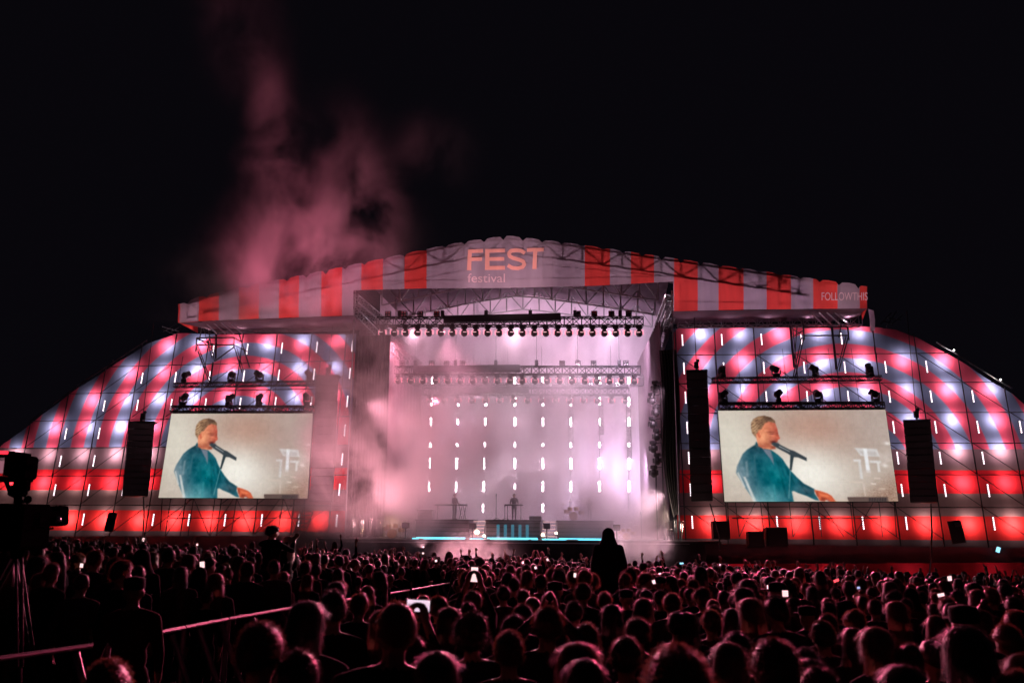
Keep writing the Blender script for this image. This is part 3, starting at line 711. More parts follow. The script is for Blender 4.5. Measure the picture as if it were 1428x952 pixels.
# ------------------------------------------------------------------ video screens
def lin(c): return tuple((v / 255 / 12.92) if v / 255 <= .04045 else ((v / 255 + .055) / 1.055) ** 2.4 for v in c)
def screen_picture(W=240, H=136):
    """the live picture: a man in a teal shirt singing at a keyboard in front of pale smoke"""
    yy, xx = np.mgrid[0:H, 0:W]; U = (xx + .5) / W; V = (yy + .5) / H
    xl = 108 - 98 * V; xr = 1353 - 53 * V; ZX = xl + (xr - xl) * U; ZY = 107 + 727 * V
    def sm(lo, hi, n, seed):
        g = np.random.default_rng(seed).random((n + 2, n * 2 + 2)); fy = V * n; fx = U * n * 2; iy = fy.astype(int); ix = fx.astype(int); ty = fy - iy; tx = fx - ix; ty = ty * ty * (3 - 2 * ty); tx = tx * tx * (3 - 2 * tx)
        a = g[iy, ix] * (1 - tx) + g[iy, ix + 1] * tx; b = g[iy + 1, ix] * (1 - tx) + g[iy + 1, ix + 1] * tx; return lo + (hi - lo) * (a * (1 - ty) + b * ty)
    def blob(cx, cy, rx, ry): return np.exp(-(((ZX - cx) / rx) ** 2 + ((ZY - cy) / ry) ** 2))
    img = np.zeros((H, W, 3)) + np.array([176, 160, 148.])
    def over(mask, col): 
        nonlocal img
        img = img * (1 - mask[..., None]) + np.asarray(col, float) * mask[..., None]
    over(np.clip(blob(160, 360, 280, 420) * .95, 0, 1), (208, 202, 188)); over(np.clip(blob(820, 270, 330, 190) * .95, 0, 1), (172, 132, 116))
    over(np.clip(blob(690, 620, 300, 220) * 1.0, 0, 1), (232, 228, 218)); over(np.clip(blob(1250, 250, 300, 260) * .6, 0, 1), (168, 152, 146))
    low = np.clip((ZY - (820 - (ZX - 860) * .55)) / 160, 0, 1) * np.clip((ZX - 880) / 120, 0, 1); over(low * .75, (146, 112, 94))
    tex = sm(-1, 1, 9, 1) * .6 + sm(-1, 1, 22, 2) * .4; img += tex[..., None] * 4
    fine = np.random.default_rng(5).normal(0, 1, (H, W))
    img += (low * fine * 12)[..., None]
    def poly(pts, soft=4.0):
        pts = np.array(pts, float); inside = np.zeros((H, W), bool); dist = np.full((H, W), 1e9); n = len(pts)
        for i in range(n):
            a, b = pts[i], pts[(i + 1) % n]
            c = ((a[1] > ZY) != (b[1] > ZY)) & (ZX < (b[0] - a[0]) * (ZY - a[1]) / (b[1] - a[1] + 1e-9) + a[0]); inside ^= c
            d = b - a; t = np.clip(((ZX - a[0]) * d[0] + (ZY - a[1]) * d[1]) / (d @ d + 1e-9), 0, 1); dist = np.minimum(dist, np.hypot(ZX - a[0] - t * d[0], ZY - a[1] - t * d[1]))
        return np.clip(.5 + np.where(inside, dist, -dist) / (2 * soft), 0, 1)
    # stands and instruments behind
    for p, c, k in (([(1062, 414), (1226, 424), (1238, 486), (1096, 478)], (206, 206, 206), .75), ([(1096, 440), (1215, 446), (1220, 478), (1110, 470)], (178, 168, 164), .6), ([(1126, 420), (1152, 420), (1142, 610), (1112, 610)], (222, 222, 224), .95),
                    ([(1036, 506), (1092, 506), (1088, 524), (1036, 524)], (212, 208, 206), .9), ([(1068, 520), (1088, 520), (1078, 660), (1056, 660)], (206, 204, 204), .75), ([(1155, 514), (1236, 518), (1232, 538), (1152, 534)], (206, 202, 200), .9),
                    ([(1204, 530), (1222, 530), (1216, 605), (1198, 605)], (214, 210, 208), .85), ([(1085, 590), (1150, 590), (1140, 640), (1090, 640)], (190, 176, 168), .6), ([(970, 678), (1070, 680), (1068, 692), (970, 690)], (206, 190, 176), .7),
                    ([(1130, 690), (1165, 694), (1160, 706), (1128, 702)], (220, 206, 196), .8), ([(1160, 650), (1205, 652), (1200, 662), (1160, 660)], (214, 196, 184), .7), ([(1066, 700), (1080, 700), (1072, 790), (1062, 790)], (206, 190, 180), .6), ([(1180, 730), (1226, 732), (1224, 744), (1180, 742)], (206, 186, 170), .6)):
        over(poly(p, 5) * k, c)
    for k in range(9):
        x = 1240 + k * 11; over(poly([(x, 450 + k * 9), (x + 6, 450 + k * 9), (x - 14, 560 - k * 6), (x - 20, 560 - k * 6)], 5) * .5, (208, 196, 190))
    over(blob(1260, 555, 22, 16), (216, 206, 200)); over(blob(1312, 380, 22, 14) * .9, (226, 220, 216)); over(blob(1300, 480, 60, 50) * .35, (200, 190, 184))
    over(poly([(932, 800), (1228, 798), (1230, 840), (928, 840)], 3), (92, 74, 70))
    for k in range(7): over(poly([(1090 + k * 19, 806), (1104 + k * 19, 806), (1096 + k * 19, 834), (1082 + k * 19, 834)], 2) * .8, (48, 42, 44))
    over(poly([(830, 826), (936, 822), (936, 840), (830, 840)], 4) * .7, (196, 176, 158))
    # shirt
    jk = poly([(142, 610), (158, 560), (190, 510), (222, 460), (262, 425), (300, 402), (330, 385), (344, 362), (365, 395), (400, 415), (440, 428), (485, 466), (512, 500), (530, 545), (552, 590), (590, 645), (632, 695), (676, 722), (702, 738), (696, 770), (718, 826), (690, 822), (630, 790), (575, 768), (545, 752), (530, 756), (528, 840), (236, 840), (212, 780), (184, 722), (166, 672)], 5)
    base = np.zeros((H, W, 3)) + np.array([20, 78, 92.]); g = (blob(440, 640, 110, 130) * .9)[..., None]; base = base * (1 - g) + np.array([6, 108, 118.]) * g
    g = np.clip((ZY - 690) / 150, 0, 1)[..., None] * .75 * np.clip((520 - ZX) / 160, .2, 1)[..., None]; base = base * (1 - g) + np.array([126, 182, 186.]) * g
    g = (np.clip((300 - ZX + (ZY - 500) * .1) / 140, 0, 1) * .8)[..., None]; base = base * (1 - g) + np.array([118, 132, 142.]) * g
    g = (blob(330, 420, 120, 50) * .6)[..., None]; base = base * (1 - g) + np.array([46, 74, 88.]) * g
    g = (blob(650, 750, 90, 40) * .8)[..., None]; base = base * (1 - g) + np.array([52, 80, 92.]) * g
    for fx, fy, ex, ey in ((170, 600, 250, 820), (200, 560, 215, 700), (520, 560, 560, 700), (470, 520, 480, 800), (600, 660, 640, 780)):
        d = poly([(fx - 7, fy), (fx + 7, fy), (ex + 7, ey), (ex - 7, ey)], 8)[..., None] * .45; base = base * (1 - d) + (base * .7 + (60 if fx < 300 else -8)) * d
    base = base + (sm(-1, 1, 14, 7) * 13 + sm(-1, 1, 34, 8) * 9)[..., None]; over(jk, 0); img += base * jk[..., None]
    for a in ([(190, 640), (206, 640), (250, 836), (226, 836)], [(150, 610), (160, 604), (190, 720), (180, 722)]): over(poly(a, 5) * .75, (214, 212, 206))
    over(poly([(380, 418), (440, 430), (446, 470), (437, 546), (422, 500), (396, 455)], 5) * .85, (120, 122, 136))
    for pl, c, k in (([(345, 366), (366, 392), (352, 440), (330, 400)], (30, 84, 98), .8), ([(440, 430), (470, 452), (450, 520), (438, 470)], (20, 88, 100), .8), ([(300, 470), (316, 470), (290, 640), (272, 640)], (64, 104, 116), .5), ([(360, 520), (372, 520), (392, 700), (378, 700)], (10, 84, 96), .5), ([(480, 500), (492, 505), (505, 640), (494, 640)], (8, 70, 84), .6), ([(230, 520), (246, 515), (230, 640), (214, 640)], (150, 160, 166), .5), ([(600, 680), (690, 730), (686, 742), (590, 700)], (24, 60, 74), .6), ([(400, 700), (412, 700), (404, 836), (390, 836)], (60, 150, 156), .4)):
        over(poly(pl, 7) * k * jk, c)
    # neck, face
    sk = poly([(352, 395), (350, 330), (352, 290), (370, 240), (420, 205), (470, 196), (515, 210), (523, 262), (521, 300), (526, 336), (508, 350), (500, 366), (470, 372), (452, 390), (478, 402), (476, 420), (440, 424), (385, 418)], 4)
    fc = np.zeros((H, W, 3)) + np.array([206, 124, 92.]); g = np.clip((ZX - 430) / 90, 0, 1)[..., None] * .85; fc = fc * (1 - g) + np.array([164, 70, 58.]) * g
    g = (blob(400, 330, 40, 60) * .5)[..., None]; fc = fc * (1 - g) + np.array([246, 176, 130.]) * g
    g = (blob(425, 385, 60, 22) * .55)[..., None]; fc = fc * (1 - g) + np.array([150, 78, 60.]) * g
    g = (blob(445, 345, 22, 30) * .45)[..., None]; fc = fc * (1 - g) + np.array([168, 92, 72.]) * g
    g = (blob(455, 235, 50, 16) * .5)[..., None]; fc = fc * (1 - g) + np.array([226, 140, 108.]) * g
    g = (blob(484, 318, 16, 12) * .6)[..., None]; fc = fc * (1 - g) + np.array([226, 128, 100.]) * g
    fc = fc + (sm(-1, 1, 40, 12) * 10)[..., None]
    over(sk, 0); img += fc * sk[..., None]
    over(blob(474, 299, 18, 5) * .6, (82, 38, 38)); over(blob(513, 294, 8, 5) * .5, (92, 42, 40)); over(blob(470, 284, 30, 5) * .6, (96, 48, 40)); over(blob(512, 330, 12, 14) * .4, (230, 116, 90))
    over(blob(474, 366, 24, 14) * .95, (70, 26, 30)); over(blob(462, 408, 20, 12) * .7, (120, 60, 48)); over(poly([(362, 290), (378, 284), (388, 318), (376, 336), (366, 322)], 5) * .7, (186, 84, 62)); over(blob(385, 400, 50, 12) * .5, (150, 70, 56))
    hr = poly([(326, 290), (328, 246), (336, 208), (362, 176), (400, 156), (444, 149), (492, 164), (516, 190), (518, 212), (470, 198), (436, 212), (414, 244), (398, 262), (380, 268), (366, 290), (352, 300), (350, 330), (338, 312)], 4)
    over(hr, (132, 98, 74)); over(hr * blob(352, 245, 28, 60) * .75, (206, 168, 128)); over(hr * blob(470, 172, 56, 22) * .85, (74, 54, 46)); over(hr * blob(400, 170, 40, 14) * .6, (180, 140, 104)); over(hr * np.clip(sm(-1, 1, 60, 31) * 1.6 + np.sin(ZX * .20 + ZY * .26 + sm(0, 6, 12, 32)), 0, 1) * .5, (70, 48, 40))
    # microphone and stand
    over(poly([(452, 378), (470, 368), (504, 372), (520, 388), (580, 425), (610, 436), (694, 492), (688, 518), (628, 488), (592, 486), (560, 458), (500, 420), (470, 398)], 4), (54, 62, 68))
    over(poly([(508, 394), (580, 438), (576, 446), (504, 404)], 3) * .6, (180, 180, 178)); over(poly([(576, 470), (602, 476), (562, 592), (548, 586)], 3), (44, 56, 62)); over(poly([(548, 590), (556, 590), (500, 810), (492, 810)], 3) * .5, (120, 160, 164))
    # hand
    over(poly([(698, 742), (742, 752), (790, 770), (818, 790), (840, 834), (800, 836), (780, 816), (756, 832), (722, 828), (714, 800), (704, 776)], 4), (198, 92, 62)); over(poly([(742, 800), (770, 806), (758, 832), (728, 828)], 4) * .7, (120, 48, 36)); over(poly([(706, 760), (724, 752), (720, 800), (708, 796)], 4) * .5, (130, 54, 40)); over(poly([(730, 772), (790, 786), (800, 800), (740, 792)], 5) * .5, (244, 140, 92)); over(poly([(770, 806), (800, 826), (790, 834), (764, 820)], 3) * .6, (140, 48, 36))
    k3 = lambda a: (np.roll(a, 1, 0) + np.roll(a, -1, 0) + np.roll(a, 1, 1) + np.roll(a, -1, 1) + 4 * a) / 8
    img = k3(img)
    img = img * (1 + sm(-.018, .018, 30, 51))[..., None] + fine[..., None] * 1.4 + np.random.default_rng(9).normal(0, 1.2, (H, W, 3))
    gx = (np.arange(W) % 24 == 0)[None, :, None] * .018; gy = (np.arange(H) % 27 == 0)[:, None, None] * .018
    img = img * (1 - np.maximum(gx, gy))
    img = np.clip(img, 0, 255) / 255
    return np.where(img <= .04045, img / 12.92, ((img + .055) / 1.055) ** 2.4)
PIC = screen_picture()
def screen_mat():
    m, nt, out = newmat('led screen picture'); at = N(nt, 'ShaderNodeAttribute', attribute_name='picture'); e = N(nt, 'ShaderNodeEmission'); e.inputs[1].default_value = 1.12
    nt.links.new(at.outputs['Color'], e.inputs[0]); nt.links.new(e.outputs[0], out.inputs[0]); return m
M['screen'] = screen_mat()
def video_screen(fr, corners, dd, label, hdr):
    c = [fr.at(*p, dd) for p in corners]; mid = sum(c, Vector()) / 4
    root = empty('video_screen', fr.m @ Matrix.Translation(mid)); tag(root, label, 'video screen')
    H, W = PIC.shape[:2]; q = [x - mid for x in c]
    vs = []
    for j in range(H + 1):
        for i in range(W + 1):
            u, v = i / W, j / H; p = (q[0] * (1 - u) + q[1] * u) * (1 - v) + (q[3] * (1 - u) + q[2] * u) * v; vs.append((p.x, -.10, p.z))
    m = MB(); m.add(vs, [(j * (W + 1) + i, (j + 1) * (W + 1) + i, (j + 1) * (W + 1) + i + 1, j * (W + 1) + i + 1) for j in range(H) for i in range(W)])
    me = m.mesh('display', M['screen']); at = me.color_attributes.new('picture', 'FLOAT_COLOR', 'CORNER')
    colr = np.ones((H * W, 4, 4), np.float32); colr[:, :, :3] = PIC.reshape(-1, 3)[:, None, :]; at.data.foreach_set('color', colr.ravel())
    o = bpy.data.objects.new('display', me); COL.objects.link(o); o.parent = root
    m = MB(); m.poly([(p.x * 1.004, p.z * 1.006) for p in q], -.08, .12); m.build('cabinet', M['black_metal'], root)
    fm = MB()
    for a, b in zip(q, q[1:] + q[:1]): fm.tube(a + Vector((0, -.02, 0)), b + Vector((0, -.02, 0)), .05, 5)
    fm.build('frame', M['black_metal'], root)
    a, b = fr.at(*hdr[0], dd) - mid, fr.at(*hdr[1], dd) - mid; a.y = b.y = .1
    t = MB(); truss(t, a, b, .42, .055, br=.035, bays=22); t.build('header_truss', M['black_metal'], root)
    hg = MB()
    for k in range(8):
        p = a.lerp(b, k / 7); hg.tube(p, p + Vector((0, .35, 4.2)), .018, 4)
    hg.build('hanging_wire', M['black_metal'], root)
    for sgn in (q[3], q[2]):
        MB().tube(sgn * .96, sgn * .96 + Vector((0, .4, -2.3)), .03, 5).build('guy_tube', M['black_metal'], root)
    return root
video_screen(WL, [(240, 577), (437, 576.5), (429.5, 695), (222, 694)], -1.6, 'big video screen of a singer in teal, partly hazed by the pink smoke', [(239, 570), (437, 570)])
video_screen(WR, [(1001, 573), (1234, 571.5), (1252, 699), (1010, 699.5)], -1.6, 'big video screen of a singer in teal on the clear wing, free of smoke', [(1003, 566), (1233, 565)])
# under-screen bracing
for fr, xs_, who in ((WL, (238, 270, 300, 330, 360, 395, 425), 'smoky'), (WR, (1025, 1060, 1100, 1140, 1185, 1225), 'clear')):
    m = MB()
    for i, x in enumerate(xs_):
        a, b = fr.at(x, 694, -1.2), fr.at(x + (-8 if fr is WL else 6), 748, -.9); m.tube(a, b, .03, 5)
        if i + 1 < len(xs_):
            c, d = fr.at(xs_[i + 1] - 4, 694, -1.2), fr.at(xs_[i + 1] - 8, 748, -.9); m.tube(a, d, .025, 5) if i % 2 else m.tube(c, b, .025, 5)
    a, b = fr.at(xs_[0] - 4, 722, -1.0), fr.at(xs_[-1], 722, -1.0); m.tube(a, b, .03, 5)
    tag(m.build('screen_scaffold', M['dark_tube'], None, fr.m), f'thin tube scaffold below the video screen on the {who} wing', 'scaffold')
# lights on the screen headers and on the thin truss above
def floor_head_proto():
    b = MB().box((0, 0, .12), (.22, .18, .12), bev=.03).build('moving_light', M['black_plastic'])
    y = MB()
    for sx in (-1, 1): y.box((sx * .26, 0, .46), (.035, .1, .24), bev=.02)
    y.box((0, 0, .25), (.26, .08, .02))
    y.build('yoke', M['black_plastic'], b)
    h = MB(); h.ball((0, 0, .56), (.22, .24, .24), 0, 12, 8); h.tube((0, 0, .56), (.22, -.25, .78), .2, 12, .21); h.build('lamp_head', M['black_plastic'], b); return b
FH = floor_head_proto(); FHU = [False]
for fr, px4, y4, tp, dd, who in ((WL, (253, 318, 360, 427), 565, ((243, 537), (440, 534)), -1.6, 'smoky'), (WR, (1010, 1087, 1143, 1222), 561, ((993, 530), (1229, 527)), -1.6, 'clear')):
    for k, px in enumerate(px4):
        q = fr.at(px, y4 + .5, dd); t = put(FH, FHU, fr.m @ Matrix.Translation((q.x, dd + .1, q.z + .05)) @ Matrix.Rotation(.4 + k, 4, 'Z') @ Matrix.Rotation(-R(7.5), 4, 'X'))
        tag(t, f'moving light on the screen header of the {who} wing, {ordw(k)} from its {"outer" if who == "smoky" else "stage"} end', 'moving light', f'lights on the screen header of the {who} wing')
    a, b = fr.at(*tp[0], -1.2), fr.at(*tp[1], -1.2); m = MB(); truss(m, a, b, .3, .035, br=.02)
    tag(m.build('thin_truss', M['dark_tube'], None, fr.m), f'thin dark truss bar above the video screen of the {who} wing', 'truss')
    for k, px in enumerate((256, 322, 361, 431) if fr is WL else (1007, 1083, 1138, 1214)):
        q = fr.at(px, (tp[0][1] + tp[1][1]) / 2 - 2, -1.2); t = copy_tree(FH, fr.m @ Matrix.Translation((q.x, -1.2, q.z)) @ Matrix.Rotation(2 + k, 4, 'Z') @ Matrix.Scale(1.05, 4))
        tag(t, f'moving light on the thin truss of the {who} wing, {ordw(k)} from its {"outer" if who == "smoky" else "stage"} end', 'moving light', f'lights on the thin truss bar of the {who} wing')

# ------------------------------------------------------------------ hanging line arrays
def line_array(fr, x0, x1, yt, yb, dd, nbox, label, rz=0.0, flare=0.0):
    a, b, c = fr.at(x0, yt, dd), fr.at(x1, yt, dd), fr.at((x0 + x1) / 2, yb, dd)
    A, B, C = fr.w((a.x, dd, a.z)), fr.w((b.x, dd, b.z)), fr.w((c.x, dd, c.z))
    W = (B - A).length; top = (A + B) / 2; H = top.z - C.z
    root = empty('line_array', Matrix.Translation(top) @ Matrix.Rotation(fr.yaw + rz, 4, 'Z')); tag(root, label, 'loudspeaker array', 'hanging line arrays beside the screens')
    hb = H / nbox; tilt = 0
    y = 0.0; z = 0.0
    for k in range(nbox):
        tilt = .22 * max(0, (k / nbox - .55)) ; rot = Matrix.Rotation(-tilt, 3, 'X')
        m = MB(); hw = W / 2 * (1 - 0 * k)
        m.add([rot @ Vector(p) for p in ((-hw, -.30, 0), (hw, -.30, 0), (hw * .8, .42, -.03), (-hw * .8, .42, -.03), (-hw, -.30, -hb * .955), (hw, -.30, -hb * .955), (hw * .8, .42, -hb * .9), (-hw * .8, .42, -hb * .9))], [(0, 1, 2, 3), (7, 6, 5, 4), (0, 4, 5, 1), (1, 5, 6, 2), (2, 6, 7, 3), (3, 7, 4, 0)])
        o = m.build('cabinet', M['black_plastic'], root); o.location = (0, y, z)
        g = MB(); g.box(rot @ Vector((0, -.31, -hb * .48)), (hw * .96, .008, hb * .40), rot=rot); g.build('grille', M['grille'], o)
        z -= hb * math.cos(tilt); y += -hb * math.sin(tilt) * .6
    m = MB().box((0, 0, .07), (W / 2 * 1.02, .35, .05)); m.box((0, -.1, .17), (.06, .5, .06)); m.build('rigging_frame', M['black_metal'], root)
    m = MB().box((0, -.1, .48), (.16, .14, .22), bev=.03); m.ball((.12, -.15, .78), .12, 0, 8, 6); m.build('hoist', M['black_metal'], root)
    MB().tube((0, -.1, .7), (0, .6, 7.5 if abs(x0 - 700) > 400 else 4.5), .025, 4).build('chain', M['black_metal'], root)
    return root, C
line_array(WL, 183.5, 214.5, 590, 692, -3.0, 12, 'black line array hanging between the broadcast camera and the hazed video screen', .35)
line_array(WL, 443, 473, 526, 700, -2.0, 15, 'black line array half swallowed by pink smoke beside the stage opening', .1)
line_array(WR, 957, 986, 519, 699, -2.5, 15, 'tall black line array hanging between the swagged drape and the clear video screen', -.1)
line_array(WR, 1261, 1296, 588, 701, -3.0, 12, 'black line array hanging outside the clear video screen, its cable running down', -.35)
for fr, pts, dd, lb in ((WL, [(200, 692), (201, 716), (199, 752), (199, 770)], -3.0, 'black cable running down from the outer line array on the smoky wing'), (WR, [(1298, 702), (1299.5, 740), (1298.5, 775), (1296, 800)], -3.0, 'black cable running down from the outer line array on the clear wing'), (WR, [(990, 702), (996, 722), (1003, 745), (1004, 766)], -2.5, 'slack black cable below the tall line array beside the swagged drape')):
    m = MB().path([fr.at(*p, dd) for p in pts], .045, 6); tag(m.build('cable', M['black_plastic'], None, fr.m), lb, 'cable')

# ------------------------------------------------------------------ outrigger frames hanging in front of the wings
def outrigger(fr, lines, label):
    m = MB()
    for (a, da, b, db, r) in lines: m.tube(fr.at(*a, da), fr.at(*b, db), r, 6)
    o = m.build('outrigger_frame', M['dark_tube'], None, fr.m); tag(o, label, 'scaffold frame'); return o
f, k_ = -2.6, -1.2
outrigger(WL, [((274.5, 471), f, (326.5, 470.5), f, .05), ((273, 481), f, (326, 480.5), f, .05), ((274.5, 471), f, (273, 490), f, .05), ((326.5, 470.5), f, (326, 484), f, .045), ((283, 449), k_, (278, 474), f, .045), ((301, 449), k_, (301, 500), k_, .06),
               ((273, 481), f, (293, 536), k_, .045), ((275.5, 481), f, (296, 536), k_, .035), ((326, 481), f, (338, 520), k_, .045), ((330, 484), f, (340, 518), k_, .03), ((303, 449), k_, (301, 503), k_, .04), ((297, 505), k_, (293, 536), k_, .06), ((326, 484), f, (300, 503), k_, .045), ((288, 449), k_, (299, 503), k_, .035), ((283, 455), k_, (296, 500), k_, .03),
               ((336, 476), k_, (327, 471), f, .04), ((345, 490), k_, (327, 481), f, .04), ((330, 455), k_, (348, 512), k_, .045), ((274, 472), f, (300, 481), f, .035), ((276, 471), f, (300, 490), k_, .03)], 'dark tube frame hanging from the smoky end of the banner like an open basket')
outrigger(WR, [((1120, 456.5), f, (1182, 455.6), f, .05), ((1121, 468), f, (1183, 467.5), f, .05), ((1120, 456.5), f, (1122, 474), f, .05), ((1182, 455.6), f, (1184, 474), f, .05), ((1102, 454), k_, (1107.5, 512), k_, .075), ((1159, 447), k_, (1166.5, 515), k_, .075), ((1121, 470), f, (1109, 526), k_, .045), ((1118, 470), f, (1106, 526), k_, .04),
               ((1183, 469), f, (1170, 517), k_, .045), ((1180, 469), f, (1167, 517), k_, .035), ((1117, 432), k_, (1121, 460), f, .04), ((1113, 437), k_, (1108, 500), k_, .04), ((1176, 434), k_, (1170, 470), f, .045), ((1182, 440), k_, (1176, 456), f, .03), ((1103, 457), k_, (1121, 468), f, .03), ((1121, 460), f, (1104, 470), k_, .03)], 'dark tube frame hanging from the clear end of the banner like an open basket')

# ------------------------------------------------------------------ people
def capsule(mb, p0, r0, p1, r1, n=14):
    p0, p1 = Vector(p0), Vector(p1); mb.ball(p0, r0, 0, n, 8); mb.ball(p1, r1, 0, n, 8); mb.tube(p0, p1, r0, n, r1)
def ell(mb, c, r, n=20): mb.ball(c, r, 0, n, 14)
def hand(mb, wrist, d, curl=.5, side=1, palm=None):
    """palm, four unequal bent fingers and a thumb from the side of the palm; d: pointing direction, palm: palm normal"""
    w = Vector(wrist); d = Vector(d).normalized(); pn = Vector(palm or (0, 1, 0)); pn = (pn - d * pn.dot(d)).normalized(); x = d.cross(pn).normalized() * side
    for k in range(4): capsule(mb, w + d * .015 + x * (k - 1.5) * .012, .016, w + d * .085 + x * (k - 1.5) * .019, .0135, 8)
    for k, L in enumerate((.066, .076, .072, .056)):
        b = w + d * .09 + x * (k - 1.5) * .0205; m = b + (d * math.cos(curl * .5) + pn * math.sin(curl * .5) + x * (k - 1.5) * .05).normalized() * L * .55
        e = m + (d * math.cos(curl * 1.5) + pn * math.sin(curl * 1.5)).normalized() * L * .5; capsule(mb, b, .0105, m, .0095, 8); capsule(mb, m, .0095, e, .0085, 8)
    t0 = w + d * .03 - x * .028; t1 = t0 + (d * .6 - x * .75 + pn * .35).normalized() * .04; t2 = t1 + (d * .85 - x * .2 + pn * .4).normalized() * .034
    capsule(mb, t0, .014, t1, .012, 8); capsule(mb, t1, .012, t2, .0095, 8)
POSES = {  # elbow, wrist, finger direction, palm normal for the arm at -x and the arm at +x
    'stand': (((-.25, -.05, 1.13), (-.24, .07, .90), (0, .15, -1), (1, 0, 0)), ((.25, -.05, 1.13), (.24, .07, .90), (0, .15, -1), (-1, 0, 0))),
    'folded': (((-.25, .02, 1.14), (-.05, .20, 1.20), (1, .1, .1), (0, -1, 0)), ((.25, .02, 1.14), (.06, .17, 1.14), (-1, .1, .05), (0, -1, 0))),
    'phone_up': (((-.20, .22, 1.52), (-.07, .26, 1.84), (.25, .1, 1), (.6, .5, 0)), ((.20, .22, 1.52), (.07, .26, 1.84), (-.25, .1, 1), (-.6, .5, 0))),
    'phone_wide': (((-.24, .16, 1.30), (-.13, .30, 1.55), (.15, .1, 1), (.7, .4, 0)), ((.24, .16, 1.30), (.13, .30, 1.55), (-.15, .1, 1), (-.7, .4, 0))),
    'arm_up': (((-.25, -.05, 1.13), (-.24, .07, .90), (0, .15, -1), (1, 0, 0)), ((.27, .06, 1.62), (.22, .12, 1.92), (-.1, .1, 1), (0, 1, 0))),
    'both_up': (((-.30, .06, 1.60), (-.24, .14, 1.88), (.1, .1, 1), (0, 1, 0)), ((.30, .06, 1.60), (.24, .14, 1.88), (-.1, .1, 1), (0, 1, 0))),
    'clap': (((-.26, .10, 1.50), (-.05, .14, 1.74), (.15, .0, 1), (1, 0, 0)), ((.26, .10, 1.50), (.05, .14, 1.74), (-.15, .0, 1), (-1, 0, 0))),
    'lean': (((-.27, .04, 1.15), (-.20, .26, 1.06), (.1, 1, -.1), (0, 0, -1)), ((.27, .04, 1.15), (.20, .26, 1.06), (-.1, 1, -.1), (0, 0, -1))),
    'operator': (((-.16, .26, 1.28), (-.06, .36, 1.46), (.2, .6, .6), (0, .3, .7)), ((.22, .20, 1.28), (.10, .34, 1.50), (-.2, .6, .6), (0, .3, .7)))}
def body_mesh(pose, faces, coat=False, voxel=.011, build=1.0):
    mb = MB(); b = build
    ell(mb, (0, 0, .95), (.17 * b, .12 * b, .14)); ell(mb, (0, .01, 1.10), (.15 * b, .108 * b, .17)); ell(mb, (0, .0, 1.29), (.172 * b, .122 * b, .20)); ell(mb, (0, -.01, 1.38), (.165 * b, .10, .09))
    capsule(mb, (-.155 * b, -.01, 1.425), .062, (.155 * b, -.01, 1.425), .062)
    for s in (-1, 1): capsule(mb, (s * .05, -.02, 1.47), .052, (s * .13 * b, -.015, 1.44), .058)
    capsule(mb, (0, -.012, 1.44), .058, (0, .008, 1.57), .052)
    ell(mb, (0, .005, 1.665), (.077, .096, .108), 24); ell(mb, (0, .045, 1.592), (.055, .058, .052)); ell(mb, (0, .02, 1.62), (.066, .078, .075))
    capsule(mb, (0, .098, 1.655), .010, (0, .113, 1.622), .015, 8); ell(mb, (0, .090, 1.583), (.024, .014, .010)); ell(mb, (0, .084, 1.69), (.05, .018, .012))
    for s in (-1, 1): ell(mb, (s * .079, -.002, 1.635), (.012, .022, .033))
    for s in (-1, 1):
        capsule(mb, (s * .085, 0, .92), .092 * b, (s * .10, .02, .50), .060); capsule(mb, (s * .10, .02, .50), .058, (s * .105, -.03, .09), .042); capsule(mb, (s * .105, -.06, .045), .042, (s * .115, .12, .035), .038)
    skin = []
    for s, (el, wr, fd, pn) in zip((-1, 1), POSES[pose]):
        sh = (s * .185 * b, -.01, 1.415); capsule(mb, sh, .060, el, .046); capsule(mb, el, .045, wr, .030); hand(mb, wr, fd, .6, s, pn)
        w_ = Vector(wr); skin.append((w_ - Vector(fd).normalized() * .01, w_ + Vector(fd).normalized() * .2, .09))
        if coat: capsule(mb, sh, .075, el, .064); capsule(mb, el, .064, wr, .055)
    if coat:
        mb.tube((0, 0, 1.40), (0, -.01, .62), .20, 20, .27); ell(mb, (0, -.02, 1.40), (.215, .14, .09)); ell(mb, (0, -.04, 1.49), (.13, .10, .09))
    me = mb.mesh('tmp', []); ob = bpy.data.objects.new('tmp', me); COL.objects.link(ob)
    r = ob.modifiers.new('r', 'REMESH'); r.mode = 'VOXEL'; r.voxel_size = voxel
    sm_ = ob.modifiers.new('s', 'SMOOTH'); sm_.factor = .5; sm_.iterations = 3
    dg = bpy.context.evaluated_depsgraph_get(); n = len(ob.evaluated_get(dg).to_mesh().polygons)
    d = ob.modifiers.new('d', 'DECIMATE'); d.ratio = min(1, faces / max(1, 2 * n))
    dg = bpy.context.evaluated_depsgraph_get(); dg.update(); out = bpy.data.meshes.new_from_object(ob.evaluated_get(dg)); bpy.data.objects.remove(ob); bpy.data.meshes.remove(me)
    out.name = 'person'; co = np.empty(len(out.polygons) * 3); out.polygons.foreach_get('center', co); co = co.reshape(-1, 3)
    mi = np.where(co[:, 2] < .93, 2, 1).astype(np.int32)
    if coat: mi[:] = 1; mi[co[:, 2] < .6] = 2
    head = (co[:, 2] > 1.505) & (np.hypot(co[:, 0], co[:, 1]) < .135) ; mi[head] = 0
    for a, e, rad in skin:
        ab = np.array(e - a); t = np.clip(((co - np.array(a)) @ ab) / (ab @ ab), 0, 1); dd = np.linalg.norm(co - np.array(a) - t[:, None] * ab, axis=1); mi[dd < rad] = 0
    out.materials.clear()
    for m in (SKINS[0], CLOTHS[0], TROUSER): out.materials.append(m)
    out.polygons.foreach_set('material_index', mi); out.polygons.foreach_set('use_smooth', [True] * len(out.polygons)); out.update(); return out

